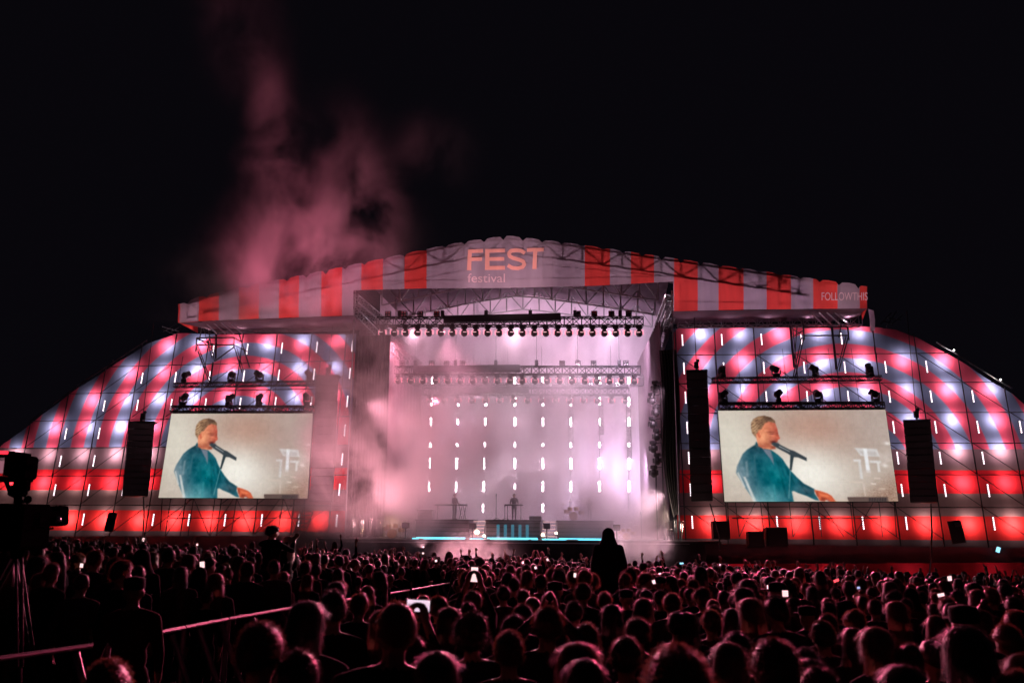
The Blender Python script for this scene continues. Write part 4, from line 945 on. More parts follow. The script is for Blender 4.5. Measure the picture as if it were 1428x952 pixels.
HC = Vector((0, .003, 1.668))
def hair_mesh(kind, strands=1500, seed=0, na=28):
    rng = random.Random(seed); mb = MB(); P = []
    long_ = kind in ('long', 'wavy'); rows = 22 if long_ else 14
    amp, fr = {'curly': (.020, 13), 'wavy': (.012, 9), 'long': (.004, 10)}.get(kind, (.006, 16))
    th = {'curly': .045, 'wavy': .026, 'long': .018, 'stubble': .004}.get(kind, .016)
    off = Vector((seed * 3.1, 1.7, seed))
    for j in range(rows + 1):
        t = j / rows
        for i in range(na):
            az = 2 * PI * i / na; fb_ = math.cos(az)     # fb_ 1 = front, -1 = back
            lim = R(62) + (1 - fb_) / 2 * R(66 if not long_ else 40)
            if long_:
                cur = max(0, min(1, (.55 - fb_) / .5)); a = min(t / .5, 1) * lim
            else: cur = 0; a = t * lim
            k = 1 + th / .1
            sa = math.sin(a) ** .78 if a < PI / 2 else math.sin(a); p = HC + Vector((.080 * k * sa * math.sin(az), .098 * k * sa * math.cos(az), .106 * (1 + th / .13) * math.cos(a)))
            if long_ and t > .5:
                u = (t - .5) / .5 * cur; dz = .42 * u; spread = 1 + .28 * min(1, u * 2) * (1 if kind == 'wavy' else .7)
                p.z -= dz; p.x *= spread; p.y = (p.y - .02) * (1 - .15 * u) - .03 * u
                p.x += (.014 if kind == 'wavy' else .004) * math.sin(dz * 28 + az * 2) * u
            q = p - HC; nn = q.normalized() if q.length > 0 else Vector((0, 0, 1))
            p = p + nn * amp * mnoise.noise(p * fr + off) * (1 if j else .3)
            P.append(p)
    mb.add(P, [(j * na + i, j * na + (i + 1) % na, (j + 1) * na + (i + 1) % na, (j + 1) * na + i) for j in range(rows) for i in range(na)])
    extra = []
    if kind == 'bun': c = HC + Vector((0, -.085, .085)); extra.append((c, .045)); mb.ball(c, (.045, .045, .042), 0, 14, 9)
    if kind == 'topbun': c = HC + Vector((0, -.02, .145)); extra.append((c, .04)); mb.ball(c, (.042, .042, .036), 0, 14, 9)
    if kind == 'pony':
        pts = [HC + Vector(v) for v in ((0, -.10, .05), (0, -.15, .03), (0, -.165, -.05), (.005, -.15, -.15), (.01, -.13, -.25))]
        for a, b, r0, r1 in zip(pts, pts[1:], (.022, .036, .038, .03), (.036, .038, .03, .01)): mb.tube(a, b, r0, 10, r1)
    n0 = len(P)
    for k in range(strands if kind != 'stubble' else strands // 2):
        i = rng.randrange(n0); p = P[i].copy() + Vector((rng.uniform(-.01, .01), rng.uniform(-.01, .01), rng.uniform(-.01, .01)))
        n = (p - Vector((0, 0, min(p.z, 1.668)))).normalized() if long_ and p.z < 1.668 else (p - HC).normalized()
        if kind == 'curly': d = (n * .7 + Vector((rng.uniform(-1, 1), rng.uniform(-1, 1), rng.uniform(-1, 1))) * .7); L = rng.uniform(.015, .04)
        elif kind == 'stubble': d = n + Vector((rng.uniform(-.4, .4), rng.uniform(-.4, .4), .2)); L = rng.uniform(.004, .009)
        elif long_: d = n * .14 + Vector((rng.uniform(-.25, .25), rng.uniform(-.25, .25), -.9 if p.z < 1.72 else -.2)); L = rng.uniform(.03, .09)
        else: d = n * .5 + Vector((rng.uniform(-.6, .6), rng.uniform(-.6, .6), rng.uniform(-.4, .4))); L = rng.uniform(.010, .028)
        d.normalize(); sd = d.cross(n); sd = sd.normalized() if sd.length > 1e-3 else Vector((1, 0, 0)); wd = .0011
        m_ = p + d * L * .55; e = p + d * L + Vector((0, 0, -.25 * L)); o = len(mb.v)
        mb.v += [tuple(p - sd * wd), tuple(p + sd * wd), tuple(m_ + sd * wd * .8), tuple(m_ - sd * wd * .8), tuple(e)]; mb.f += [(o, o + 1, o + 2, o + 3), (o + 3, o + 2, o + 4)]; mb.m += [0, 0]
    me = mb.mesh('hair', HAIRS[0], True); return me
def hat_mesh(kind):
    mb = MB()
    if kind == 'cap':
        n = 24; vs = []
        for j in range(8):
            a = j / 7
            for i in range(n):
                az = 2 * PI * i / n; rr = .096 if a < .75 else .096 * math.sqrt(max(0.02, 1 - ((a - .75) / .25) ** 2 * .96))
                vs.append((rr * .92 * math.sin(az), rr * 1.12 * math.cos(az) + .003, 1.675 + .105 * a))
        mb.add(vs, [(j * n + i, j * n + (i + 1) % n, (j + 1) * n + (i + 1) % n, (j + 1) * n + i) for j in range(7) for i in range(n)] + [tuple(range(7 * n, 8 * n))])
        mb.ball((0, .13, 1.682), (.075, .085, .010), 0, 18, 8)
    else:  # hood
        n = 26; vs = []
        for j in range(14):
            a = j / 13
            for i in range(n):
                az = 2 * PI * i / n; fb_ = math.cos(az)
                if a < .6: ph = a / .6 * R(100); x = .108 * math.sin(ph); z = 1.668 + .132 * math.cos(ph)
                else: u = (a - .6) / .4; x = .108 + .075 * u ** 1.5; z = 1.645 - .20 * u
                y = x * 1.12 * fb_; y = min(y, .06 if a > .25 else .09)
                vs.append((x * math.sin(az), y - .01, z + .004 * mnoise.noise(Vector((az * 2, a * 6, 0)))))
        mb.add(vs, [(j * n + i, j * n + (i + 1) % n, (j + 1) * n + (i + 1) % n, (j + 1) * n + i) for j in range(13) for i in range(n)])
    return mb.mesh('hat' if kind == 'cap' else 'hood', CLOTHS[0], True)
BODY = {p: body_mesh(p, 5200) for p in POSES}
BODY['coat'] = body_mesh('stand', 6000, True)
BODY['broad'] = body_mesh('stand', 5200, build=1.14)
HAIR = {}
for k, ns, cnt in (('short', 4, 2600), ('long', 3, 2600), ('wavy', 3, 3200), ('curly', 2, 3200), ('bun', 2, 1800), ('topbun', 1, 1800), ('pony', 2, 2200), ('stubble', 2, 2200)):
    HAIR[k] = [hair_mesh(k, cnt, s + 11 * len(HAIR)) for s in range(ns)]
HAIR['cap'] = [hat_mesh('cap')]; HAIR['hood'] = [hat_mesh('hood')]
HW = {'short': .190, 'long': .215, 'wavy': .235, 'curly': .245, 'bun': .19, 'topbun': .19, 'pony': .19, 'stubble': .168, 'cap': .195, 'hood': .225}
HT = {'short': 1.797, 'long': 1.795, 'wavy': 1.80, 'curly': 1.83, 'bun': 1.80, 'topbun': 1.85, 'pony': 1.795, 'stubble': 1.775, 'cap': 1.785, 'hood': 1.80}
HTXT = {'short': 'short hair', 'long': 'long straight hair', 'wavy': 'long wavy hair', 'curly': 'bushy curly hair', 'bun': 'hair in a bun', 'topbun': 'hair in a top knot', 'pony': 'a ponytail', 'stubble': 'a cropped head', 'cap': 'a cap', 'hood': 'a raised hood'}
PTXT = {'stand': '', 'broad': '', 'folded': 'arms folded', 'phone_up': 'holding a phone up', 'phone_wide': 'filming with a phone', 'arm_up': 'one arm raised', 'both_up': 'both arms raised', 'clap': 'hands raised to clap', 'coat': 'in a long coat'}
def add_person(x, y, z0, h, pose, kind, rz, rng, sx=None, hc=None):
    s = h / HT[kind]; sx = sx or s
    o = bpy.data.objects.new('person', BODY[pose]); COL.objects.link(o)
    o.matrix_world = Matrix.Translation((x, y, z0)) @ Matrix.Rotation(rng.gauss(0, .028) * (rng is rngp), 4, 'Y') @ Matrix.Rotation(rng.gauss(0, .02) * (rng is rngp), 4, 'X') @ Matrix.Rotation(rz, 4, 'Z') @ Matrix.Diagonal((sx * rng.uniform(.94, 1.08), sx * rng.uniform(.95, 1.05), s, 1))
    for i, m in ((0, rng.choice(SKINS)), (1, rng.choice(CLOTHS[:4] + CLOTHS[:3]))): o.material_slots[i].link = 'OBJECT'; o.material_slots[i].material = m
    hm = rng.choice(HAIR[kind]); c = rng.randrange(0, 3) if hc is None else hc
    if kind == 'hood' or kind == 'cap': hh = bpy.data.objects.new('hat' if kind == 'cap' else 'hood', hm)
    else:
        hh = bpy.data.objects.new('hair', hm); hh.material_slots[0].link = 'OBJECT'; hh.material_slots[0].material = HAIRS[c]
    COL.objects.link(hh); hh.parent = o
    if kind not in ('hood', 'cap'): k_ = rng.uniform(.97, 1.10); hh.scale = (k_, rng.uniform(.98, 1.06), 1)
    o['hairdo'] = kind; o['pose'] = pose; return o
# spectators read off the photograph: x, y of the top of the head, head width, hair
NEAR = [(905, 900, 86, 'short'), (671, 852, 52, 'curly'), (518, 839, 49, 'stubble'), (795, 917, 64, 'long'), (807, 895, 56, 'wavy'), (286, 848, 66, 'short'), (363, 868, 60, 'short'), (430, 836, 52, 'long'), (463.5, 822, 38, 'short'),
        (1082, 891, 60, 'short'), (1352, 871, 60, 'long'), (1217, 872, 46, 'long'), (1308, 893, 36, 'stubble'), (1275, 897, 26, 'bun'), (1401, 931, 42, 'curly'), (1156, 864, 33, 'short'), (1187, 874, 26, 'long'), (1127, 904, 30, 'pony'), (1129, 918, 30, 'long'),
        (871, 888, 36, 'short'), (881, 861, 34, 'short'), (808, 868, 36, 'curly'), (709, 878, 30, 'short'), (751, 845, 40, 'short', 'clap'), (1044.5, 833, 34, 'long'), (1090, 830, 31, 'short', 'broad'), (1325, 840, 27, 'short'), (1360, 841, 40, 'cap'), (1250, 837, 30, 'wavy'),
        (965, 853, 28, 'long'), (940, 852, 26, 'short'), (1015, 847, 27, 'long'), (991, 849, 22, 'short'), (993, 843, 20, 'pony'), (853, 841, 26, 'wavy'), (893.5, 833, 26, 'wavy'), (869, 820, 21, 'cap'), (846, 824, 22, 'short'), (811, 812, 22, 'short'), (804, 837, 24, 'short'),
        (781, 809, 22, 'cap'), (770, 823, 28, 'curly'), (740, 820, 20, 'short'), (748, 833, 20, 'stubble'), (727, 841, 26, 'short'), (705, 857, 18, 'short'), (701, 797, 20, 'long'), (701, 816, 20, 'short'), (718, 804, 18, 'short'), (660, 836, 22, 'bun'), (625, 830, 24, 'short'), (627, 845, 24, 'long'), (618, 797, 22, 'short'), (589, 830, 20, 'stubble'),
        (543, 849, 26, 'long'), (934, 826, 24, 'short'), (920, 821, 20, 'short'), (905, 821, 13, 'short'), (951, 817, 15, 'short'), (969, 819, 18, 'short'), (1005, 822, 18, 'long'), (1004, 810, 11, 'stubble'), (992, 836, 11, 'stubble'), (1070, 847, 20, 'long'), (1062, 827, 18, 'short'), (1109, 809, 16, 'short'), (1131, 816, 18, 'long'),
        (1182.6, 809, 17, 'short'), (1127, 843, 22, 'cap'), (1153, 832, 15, 'long'), (1163.6, 838, 20, 'short'), (1161, 855, 24, 'short'), (1185, 849, 22, 'curly'), (1223, 835, 21, 'short'), (1201, 830, 17, 'stubble'), (1217, 817, 14, 'short'), (1245.7, 822, 22, 'curly'), (1297, 840, 20, 'long'), (1301, 857, 18, 'long'), (1406, 831, 24, 'short'), (1381, 819, 19, 'short'), (1379, 802, 14, 'short'), (1292, 824, 16, 'short'), (1426, 912, 30, 'wavy'), (1400, 870, 36, 'short'), (1424, 850, 30, 'short'),
        (146, 793, 20, 'short'), (191, 801, 31, 'cap'), (66, 784, 22, 'short'), (160, 918, 62, 'short'), (278, 790, 22, 'hood'), (298, 798, 24, 'long'), (256, 789, 22, 'long'), (386, 780, 18, 'short'), (311, 786, 15, 'short'), (323.6, 792, 16, 'short'), (341, 782, 18, 'short'), (351, 796, 16, 'short'), (394, 796, 20, 'long'),
        (440, 905, 56, 'short', 'broad'), (590, 905, 46, 'long'), (1000, 895, 44, 'long'), (1030, 880, 40, 'short'), (1160, 930, 52, 'short'), (1240, 925, 56, 'wavy'),
        (477, 792, 16, 'wavy'), (515, 785, 16, 'short'), (545, 800, 18, 'short'), (500, 803, 22, 'short'), (560, 790, 15, 'short'), (425, 800, 22, 'long')]
PEOPLE = []   # x, y, pose, hair, head height, rz
def on_ground_ray(px, py, h):
    q = ray(px, py); a, b = q.x / q.y, q.z / q.y
    den = b + .032 + .033 * a
    return (h - CAMZ) / den if den < -1e-4 else 99
BAR = [(0, 918), (148, 897), (255, 875), (316, 863), (420, 845), (557, 825), (630, 812)]
BARP = []
for p in BAR:
    D = on_ground_ray(p[0], p[1], 1.12); q = ray(*p); BARP.append(Vector((q.x / q.y * D, D, 0)))
def rail_d(px): return float(np.interp(px, [p[0] for p in BAR], [v.y for v in BARP]))
def rail_y(px): return float(np.interp(px, [p[0] for p in BAR], [p[1] for p in BAR]))
rngp = random.Random(21)
for e in NEAR:
    px, py, wpx, kind = e[:4]; pose = e[4] if len(e) > 4 else rngp.choice(['stand', 'stand', 'folded', 'broad'])
    D = HW[kind] * F / wpx; q = ray(px, py); D /= 1.0; x = q.x / q.y * D; h = CAMZ + q.z / q.y * D - ground_z(x, D)
    if not 1.58 <= h <= 1.86:
        h = min(max(h, 1.60), 1.84); D = on_ground_ray(px, py, h); x = q.x / q.y * D
    if D > 40: continue
    if px < 640 and py < rail_y(px) - 8 and D < rail_d(px) + .7 and not (px > 440 and wpx > 22) and (px, py) != (191, 801):
        D = rail_d(px) + .7; x = q.x / q.y * D; h = min(max(CAMZ + q.z / q.y * D - ground_z(x, D), 1.45), 1.9)
    PEOPLE.append(dict(x=x, y=D, h=h, pose=pose, kind=kind, rz=rngp.uniform(-.35, .35), sx=HW[kind] and None, listed=True, px=px, py=py, w=wpx))
def near_barrier(x, y):
    for a, b in zip(BARP, BARP[1:]):
        ab = b - a; v = Vector((x, y, 0)) - a; t = max(0, min(1, v.dot(ab) / ab.dot(ab)))
        if (v - ab * t).length < .45: return True
    return False
SPECIAL = [(-5.35, 18.6), (-4.6, 18.9), (1.9, 17.2), (-4.4, 7.6), (-4.6, 8.4), (-4.3, 8.1)]
grid = {}
def cell(x, y): return (int(x // .7), int(y // .7))
for p in PEOPLE: grid.setdefault(cell(p['x'], p['y']), []).append((p['x'], p['y']))
def free(x, y, r):
    c = cell(x, y)
    for i in (-1, 0, 1):
        for j in (-1, 0, 1):
            for a, b in grid.get((c[0] + i, c[1] + j), ()):
                if (a - x) ** 2 + (b - y) ** 2 < r * r: return False
    return True
listed = [p for p in PEOPLE]
tries = 0; fill = 0
while tries < 42000:
    tries += 1
    y = 8.0 + 28.5 * rngp.random() ** .62; x = rngp.uniform(-.64, .64) * y
    front = 35.5 - 1.2 * abs(x) / 10 + rngp.uniform(-.8, .8)
    if y > front: continue
    r_ = .52 if y > 14 else .58
    if not free(x, y, r_) or near_barrier(x, y) or any((x - a) ** 2 + (y - b) ** 2 < .5 for a, b in SPECIAL): continue
    h = rngp.gauss(1.70, .09); zt = ground_z(x, y) + h
    v = Vector((x, y, zt)) - EYE; px = 714 + F * v.dot(CR) / v.dot(CF); py = 476 - F * v.dot(CU) / v.dot(CF); hw_ = .1 * F / y
    if y < 22 and any(p['y'] > y + .2 and p['py'] + p['w'] * .9 > py - 1 and abs(p['px'] - px) < (p['w'] * .5 + hw_) * .8 for p in listed): continue
    if y < 18 and any(abs(p['px'] - px) < p['w'] * .45 + hw_ * .5 and abs(p['py'] - py) < 4 for p in listed): continue
    if px < 470 and y < rail_d(px) + .6: continue
    if 535 < px < 640 and y < rail_d(px) + .3 and py < 838: continue
    if abs(px - 848) < 24 and y < 17.5: continue
    if 355 < px < 420 and 10 < y < 19 and py < 800: continue
    pose = rngp.choices(['stand', 'broad', 'folded', 'arm_up', 'both_up', 'phone_up'], [.50, .19, .21, .05, .025, .025] if y > 20 else [.55, .2, .25, 0, 0, 0])[0]
    kind = rngp.choices(list(HAIR), [.42, .17, .10, .05, .04, .02, .08, .05, .05, .02])[0]
    PEOPLE.append(dict(x=x, y=y, h=h, pose=pose, kind=kind, rz=(rngp.gauss(0, .35) if rngp.random() < .85 else rngp.choice((-1, 1)) * rngp.uniform(.8, 1.7)), listed=False)); grid.setdefault(cell(x, y), []).append((x, y)); fill += 1
PEOPLE.sort(key=lambda p: p['y'])
print('people', len(PEOPLE), 'listed', len(listed))
NEARP, FARP = PEOPLE[:286], PEOPLE[286:]
for i, p in enumerate(NEARP):
    p['o'] = add_person(p['x'], p['y'], ground_z(p['x'], p['y']), p['h'], p['pose'], p['kind'], p['rz'], rngp)
# labels: rows counted from the camera, then across from the barrier side
rows_ = [NEARP[i:i + 16] for i in range(0, 160, 16)]
for ri, row in enumerate(rows_):
    for ci, p in enumerate(sorted(row, key=lambda p: p['x'] / p['y'])):
        px_ = PTXT[p['pose']]
        tag(p['o'], f'spectator with {HTXT[p["kind"]]}{", " + px_ if px_ else ""}, {ordw(ci)} across, {ordw(ri)} row from camera', 'person', 'crowd watching the stage')
def zone(p):
    px = 714 + F * p['x'] / p['y']
    return 'behind the broadcast camera' if px < 180 else 'below the hazed video screen' if px < 450 else 'below the smoke at the stage edge' if px < 570 else 'below the keyboard riser' if px < 670 else 'below the middle riser' if px < 765 else 'below the drum riser' if px < 900 else 'below the tall line array' if px < 1000 else 'below the clear video screen' if px < 1250 else 'below the outer clear line array'
for p in NEARP[160:]:
    px_ = PTXT[p['pose']]; tag(p['o'], f'distant spectator with {HTXT[p["kind"]]}{", " + px_ if px_ else ""}, {zone(p)}', 'person', f'packed far crowd {zone(p)}, {HTXT[p["kind"]]} {px_}'.strip())
# the rest of the crowd reads as one mass
LOWB = {p: body_mesh(p, 900, voxel=.02) for p in ('stand', 'folded', 'arm_up', 'both_up', 'phone_up')}
LOWH = {k: hair_mesh(k, 160, 5 + i, 12) for i, k in enumerate(('short', 'long', 'wavy', 'curly', 'pony', 'stubble'))}
def arrays(me):
    v = np.empty(len(me.vertices) * 3, np.float32); me.vertices.foreach_get('co', v)
    return v.reshape(-1, 3), [tuple(p.vertices) for p in me.polygons], [p.material_index for p in me.polygons]
AB = {k: arrays(m) for k, m in LOWB.items()}; AH = {k: arrays(m) for k, m in LOWH.items()}
V, Fc, MI = [], [], []; off = 0
for p in FARP:
    bk = p['pose'] if p['pose'] in AB else 'stand'; hk = p['kind'] if p['kind'] in AH else 'short'; s = p['h'] / 1.795; c, sn = math.cos(p['rz']), math.sin(p['rz'])
    hcol = rngp.randrange(3)
    for (v, f, mi), isH in ((AB[bk], False), (AH[hk], True)):
        w_ = np.stack([s * (v[:, 0] * c - v[:, 1] * sn) + p['x'], s * (v[:, 0] * sn + v[:, 1] * c) + p['y'], s * v[:, 2] + ground_z(p['x'], p['y'])], 1)
        V.append(w_); Fc += [tuple(off + k for k in q) for q in f]; MI += ([3 + hcol] * len(f) if isH else mi); off += len(v)
if V:
    me = bpy.data.meshes.new('crowd'); me.from_pydata(np.concatenate(V).tolist(), [], Fc)
    for m in (SKINS[0], CLOTHS[0], TROUSER, HAIRS[0], HAIRS[1], HAIRS[2]): me.materials.append(m)
    me.polygons.foreach_set('material_index', MI); me.polygons.foreach_set('use_smooth', [True] * len(Fc)); me.update()
    o = bpy.data.objects.new('crowd', me); COL.objects.link(o); tag(o, 'mass of distant spectators packed up to the foot of the stage', None, None, 'stuff')

# ------------------------------------------------------------------ crowd barrier, riders and crews
def barrier_proto():
    b = MB().tube((-1.12, 0, 1.12), (1.12, 0, 1.12), .022, 10); b.tube((-1.12, 0, 1.12), (-1.12, 0, .06), .028, 8); b.tube((1.12, 0, 1.12), (1.12, 0, .06), .028, 8)
    o = b.build('crowd_barrier', M['barrier'])
    m = MB().box((0, .0, .26), (1.09, .008, .16)); m.build('mesh_panel', M['matt_black'], o)
    for x in (-.62, .55):
        MB().tube((x, .03, 1.08), (x + .05, .5, .08), .034, 8).build('leg', M['barrier'], o)
    MB().box((0, .34, .05), (1.1, .34, .012)).build('foot_plate', M['barrier'], o); return o
BP = barrier_proto(); L = 0.0; bi = 0
path = [BARP[0] - (BARP[1] - BARP[0]).normalized() * .8] + BARP[1:]
segs = []
for a, b in zip(path, path[1:]):
    n = max(1, round((b - a).length / 2.3))
    segs += [(a.lerp(b, k / n), a.lerp(b, (k + 1) / n)) for k in range(n)]
for i, (a, b) in enumerate(segs):
    mid = (a + b) / 2; ga, gb = ground_z(a.x, a.y), ground_z(b.x, b.y); d = b - a
    X = Vector((d.x, d.y, gb - ga)).normalized(); Yv = Vector((d.y, -d.x, 0)).normalized(); Z = X.cross(Yv).normalized() * 1
    if Z.z < 0: Z = -Z
    Yv = Z.cross(X)
    if Yv.x < 0: Yv = -Yv; X = -X
    mat = Matrix.Translation((mid.x, mid.y, (ga + gb) / 2)) @ Matrix((X, Yv, Z)).transposed().to_4x4() @ Matrix.Diagonal((d.length / 2.27, 1, 1, 1))
    o = BP if i == 0 else copy_tree(BP); o.matrix_world = mat
    tag(o, f'steel crowd barrier section with sloping legs, {ordw(i)} of the line from the broadcast camera', 'barrier', 'crowd barriers along the camera lane')

def platform(x, y, h, w2, d2, label):
    g = ground_z(x, y); o = MB().box((0, 0, h - .05), (w2, d2, .05)).build('camera_riser', M['deck'], None, Matrix.Translation((x, y, g)))
    MB().box((0, 0, (h - .1) / 2), (w2 * .94, d2 * .94, (h - .1) / 2)).build('riser_skirt', M['skirt'], o); tag(o, label, 'platform'); return g + h
def spot_ray(px, py, D): q = ray(px, py); return q.x / q.y * D, CAMZ + q.z / q.y * D
rs = random.Random(3)
# hooded man standing above the crowd
D = 17.0; x, zt = spot_ray(848, 735.5, D); zp = platform(x, D, zt - 1.80 - ground_z(x, D), 1.1, .8, 'low black platform under the hooded man in the crowd')
o = add_person(x, D, zp, 1.80, 'coat', 'hood', .05, rs); o.material_slots[0].material = SKINS[0]; o.scale.x *= 1.12
for i in (1, 2): o.material_slots[i].link = 'OBJECT'; o.material_slots[i].material = CLOTHS[0]
tag(o, 'hooded man in a long dark coat standing high above the crowd before the drum riser', 'person')
# camera operator and the fair-haired companion
D = 18.6; x, zt = spot_ray(380, 731.5, D); zp = platform(x + .3, D, zt - 1.80 - ground_z(x, D), 1.5, .9, 'low black platform under the camera operator behind the barriers')
o = add_person(x, D, zp, 1.80, 'operator', 'short', -.7, rs, hc=0); o.scale = [v * f_ for v, f_ in zip(o.scale, (1.5, 1.3, 1))]
o.material_slots[1].material = CLOTHS[0]; tag(o, 'dark-clad camera operator standing above the crowd, turned towards the fair-haired woman', 'person')
x2, z2 = spot_ray(402.5, 747, D + .25); zz = z2 - 1.60
o = add_person(x2, D + .25, zz, 1.60, 'stand', 'wavy', 1.2, rs, hc=3); o.material_slots[1].material = CLOTHS[0]; o.children[0].material_slots[0].material = BLONDE; o.scale.x *= 1.15; tag(o, 'woman with long fair hair lit from behind, beside the standing camera operator', 'person')
g = ground_z(x2, D); 
x3, z3 = spot_ray(391.5, 751, D + .1)
cam2 = MB().box((0, 0, 0), (.055, .12, .055), bev=.02).build('camcorder', M['black_plastic'], None, Matrix.Translation((x3, D - .1, z3 - .1)) @ Matrix.Rotation(-1.3, 4, 'Z'))
MB().tube((0, .12, .0), (0, .20, .0), .035, 12, .042).build('lens', M['black_plastic'], cam2); MB().box((-.03, -.02, .075), (.02, .06, .02), bev=.006).build('viewfinder', M['black_plastic'], cam2); MB().box((0.02, -.05, .062), (.018, .01, .006)).build('status_lamp', M['lamp_dot'], cam2)
lamp('audience beam', 'SPOT', ST.w((14.7, -3.3, 7.5)), 60000, (1, .45, .5), (x2 + .1, D + .25, z2 - .35), .06, R(3.2), .5)  # narrow spot added to brighten the woman's fair hair
tag(cam2, 'shoulder video camera held by the operator beside the fair-haired woman', 'video camera')
# two people lifted on shoulders near the front
for px, py, D, pose, kd, lb in ((467, 754.5, 32.0, 'arm_up', 'long', 'girl lifted above the crowd with one arm raised, before the pink smoke'), (352.5, 754, 33.0, 'stand', 'long', 'long-haired girl lifted above the far crowd below the hazed video screen')):
    x, zt = spot_ray(px, py, D); tag(add_person(x, D, zt - 1.62, 1.62, pose, kd, .2, rs), lb, 'person')

# broadcast camera on its tripod
D = 8.0
def bc(px, py, dd=0.0): xx, zz_ = spot_ray(px, py, D + dd); return Vector((xx, D + dd, zz_))
c0 = bc(24, 732); g = ground_z(c0.x, D)
root = empty('broadcast_camera', Matrix.Translation((c0.x, D, g))); tag(root, 'big broadcast camera on a tall tripod with a red tally light', 'broadcast camera')
O = Vector((c0.x, D, g))
def bp(m, nm, mt, par=None): 
    o = m.build(nm, mt, par or root); return o
m = MB().box(bc(20, 734) - O, (.20, .26, .20), bev=.03); m.box(bc(-8, 740) - O, (.14, .2, .18), bev=.03); m.box(bc(34, 716) - O, (.08, .2, .06), bev=.02); m.ball(bc(10, 712) - O, (.05, .16, .05)); bp(m, 'camera_body', M['matt_black'])
lens = MB().tube(bc(46, 727) - O, bc(62, 721, .25) - O, .055, 14, .06); lens.tube(bc(62, 721, .25) - O, bc(80, 719, .5) - O, .065, 14, .085); lo = bp(lens, 'lens_barrel', M['matt_black'])
mbx = MB().box(bc(82, 719, .5) - O, (.055, .10, .095), bev=.02, rot=Matrix.Rotation(-.1, 3, 'Y')); bp(mbx, 'lens_hood', M['matt_black'], lo); MB().ball(bc(80, 724, .35) - O, .035).build('lens_glass', M['chrome'], lo)
m = MB(); m.path([bc(48, 712) - O, bc(56, 716) - O, bc(54, 735) - O, bc(62, 736) - O], .008, 6); m.path([bc(52, 735) - O, bc(60, 739, .3) - O, bc(74, 736, .4) - O], .010, 6); bp(m, 'lens_cable', M['matt_black'])
vf = MB(); vf.box(bc(33, 652) - O, (.075, .12, .105), bev=.02); vf.box(bc(8, 633.5) - O, (.16, .14, .018), bev=.006); vf.box(bc(10, 668) - O, (.17, .13, .02), bev=.006); vf.box(bc(45, 651) - O, (.03, .05, .022), bev=.008); vf.box(bc(18.5, 650) - O, (.012, .13, .09)); vo = bp(vf, 'viewfinder', M['matt_black'])
MB().box(bc(8, 651) - O, (.055, .012, .055)).build('viewfinder_screen', M['vf'] if 'vf' in M else M.setdefault('vf', glow('viewfinder screen', (.5, .20, .26), .55)), vo)
MB().box(bc(19, 632.5) - O + Vector((0, -.16, .0)), (.035, .02, .014), bev=.006).build('tally_light', M['tally'], vo)
m = MB().box(bc(25, 684) - O, (.07, .06, .05), bev=.02); m.box(bc(33, 677) - O, (.045, .05, .05), bev=.015); m.tube(bc(24, 668) - O, bc(26, 716) - O, .035, 8); m.tube(bc(8, 670) - O, bc(16, 690) - O, .018, 6); m.tube(bc(16, 690) - O, bc(34, 700) - O, .014, 6); m.ball(bc(39, 696) - O, .035); m.path([bc(34, 690) - O, bc(38, 702) - O, bc(32, 708) - O, bc(34, 716) - O], .008, 6); bp(m, 'support_arm', M['matt_black'])
m = MB().box(bc(24, 757) - O, (.13, .13, .05), bev=.02); m.tube(bc(24, 757) - O, bc(25, 778) - O, .07, 12, .05); ph = bp(m, 'pan_head', M['matt_black']); MB().tube(bc(18, 758) - O, bc(-18, 792, -.6) - O, .014, 8).build('pan_bar', M['matt_black'], ph)
for a, b in (((27, 772, 0), (.55, -.5)), ((22, 772, 0), (-.6, -.35)), ((25, 772, 0), (.1, .75))):
    t = bc(a[0], a[1]) - O; foot = Vector((b[0], b[1], ground_z(c0.x + b[0], D + b[1]) - g + .02)); md = t.lerp(foot, .5)
    lg = MB().tube(t + Vector((.02, 0, 0)), md + Vector((.02, 0, 0)), .013, 8); lg.tube(t - Vector((.03, 0, 0)), md - Vector((.02, 0, 0)), .013, 8); lg.tube(md, foot, .017, 8); lo_ = bp(lg, 'tripod_leg', M['dark_tube']); MB().ball(foot, .03).build('foot', M['matt_black'], lo_)

# phones held up in the crowd
def phone(loc, w2, h2, mat, label, rz=0, tilt=0.0):
    o = MB().box((0, 0, 0), (w2, .0045, h2), bev=.004).build('smartphone', M['black_plastic'], None, Matrix.Translation(loc) @ Matrix.Rotation(rz, 4, 'Z') @ Matrix.Rotation(tilt, 4, 'Y'))
    MB().box((0, -.0055, 0), (w2 * .86, .001, h2 * .86)).build('display', M[mat], o); tag(o, label, 'phone'); return o
def phone_holder(px, py, D, wide, kind, mat, label, plabel):
    x, z = spot_ray(px, py, D); loc = Vector((x, D, z)); pose = 'phone_up'
    lz = 1.955 if wide else 1.935; ly = .335
    h = min(max((z - ground_z(x, D)) / lz * 1.797, 1.55), 1.9); s = h / HT[kind]
    o = add_person(x, D - ly * s, z - lz * s, h, pose, kind, 0, rs); tag(o, plabel, 'person')
    phone(loc, .082 if wide else .040, .040 if wide else .082, mat, label, 0, .05)
phone_holder(583.5, 844, 5.6, True, 'short', 'phone_wide_screen', 'phone held sideways, its screen showing the bright stage over blue', 'spectator filming the stage with a phone held sideways in both hands')
phone_holder(661.5, 800.5, 9.0, False, 'bun', 'phone_screen', 'phone held upright on raised arms, its screen glowing pink below the smoke puff', 'spectator with both arms stretched up holding a pink glowing phone upright')
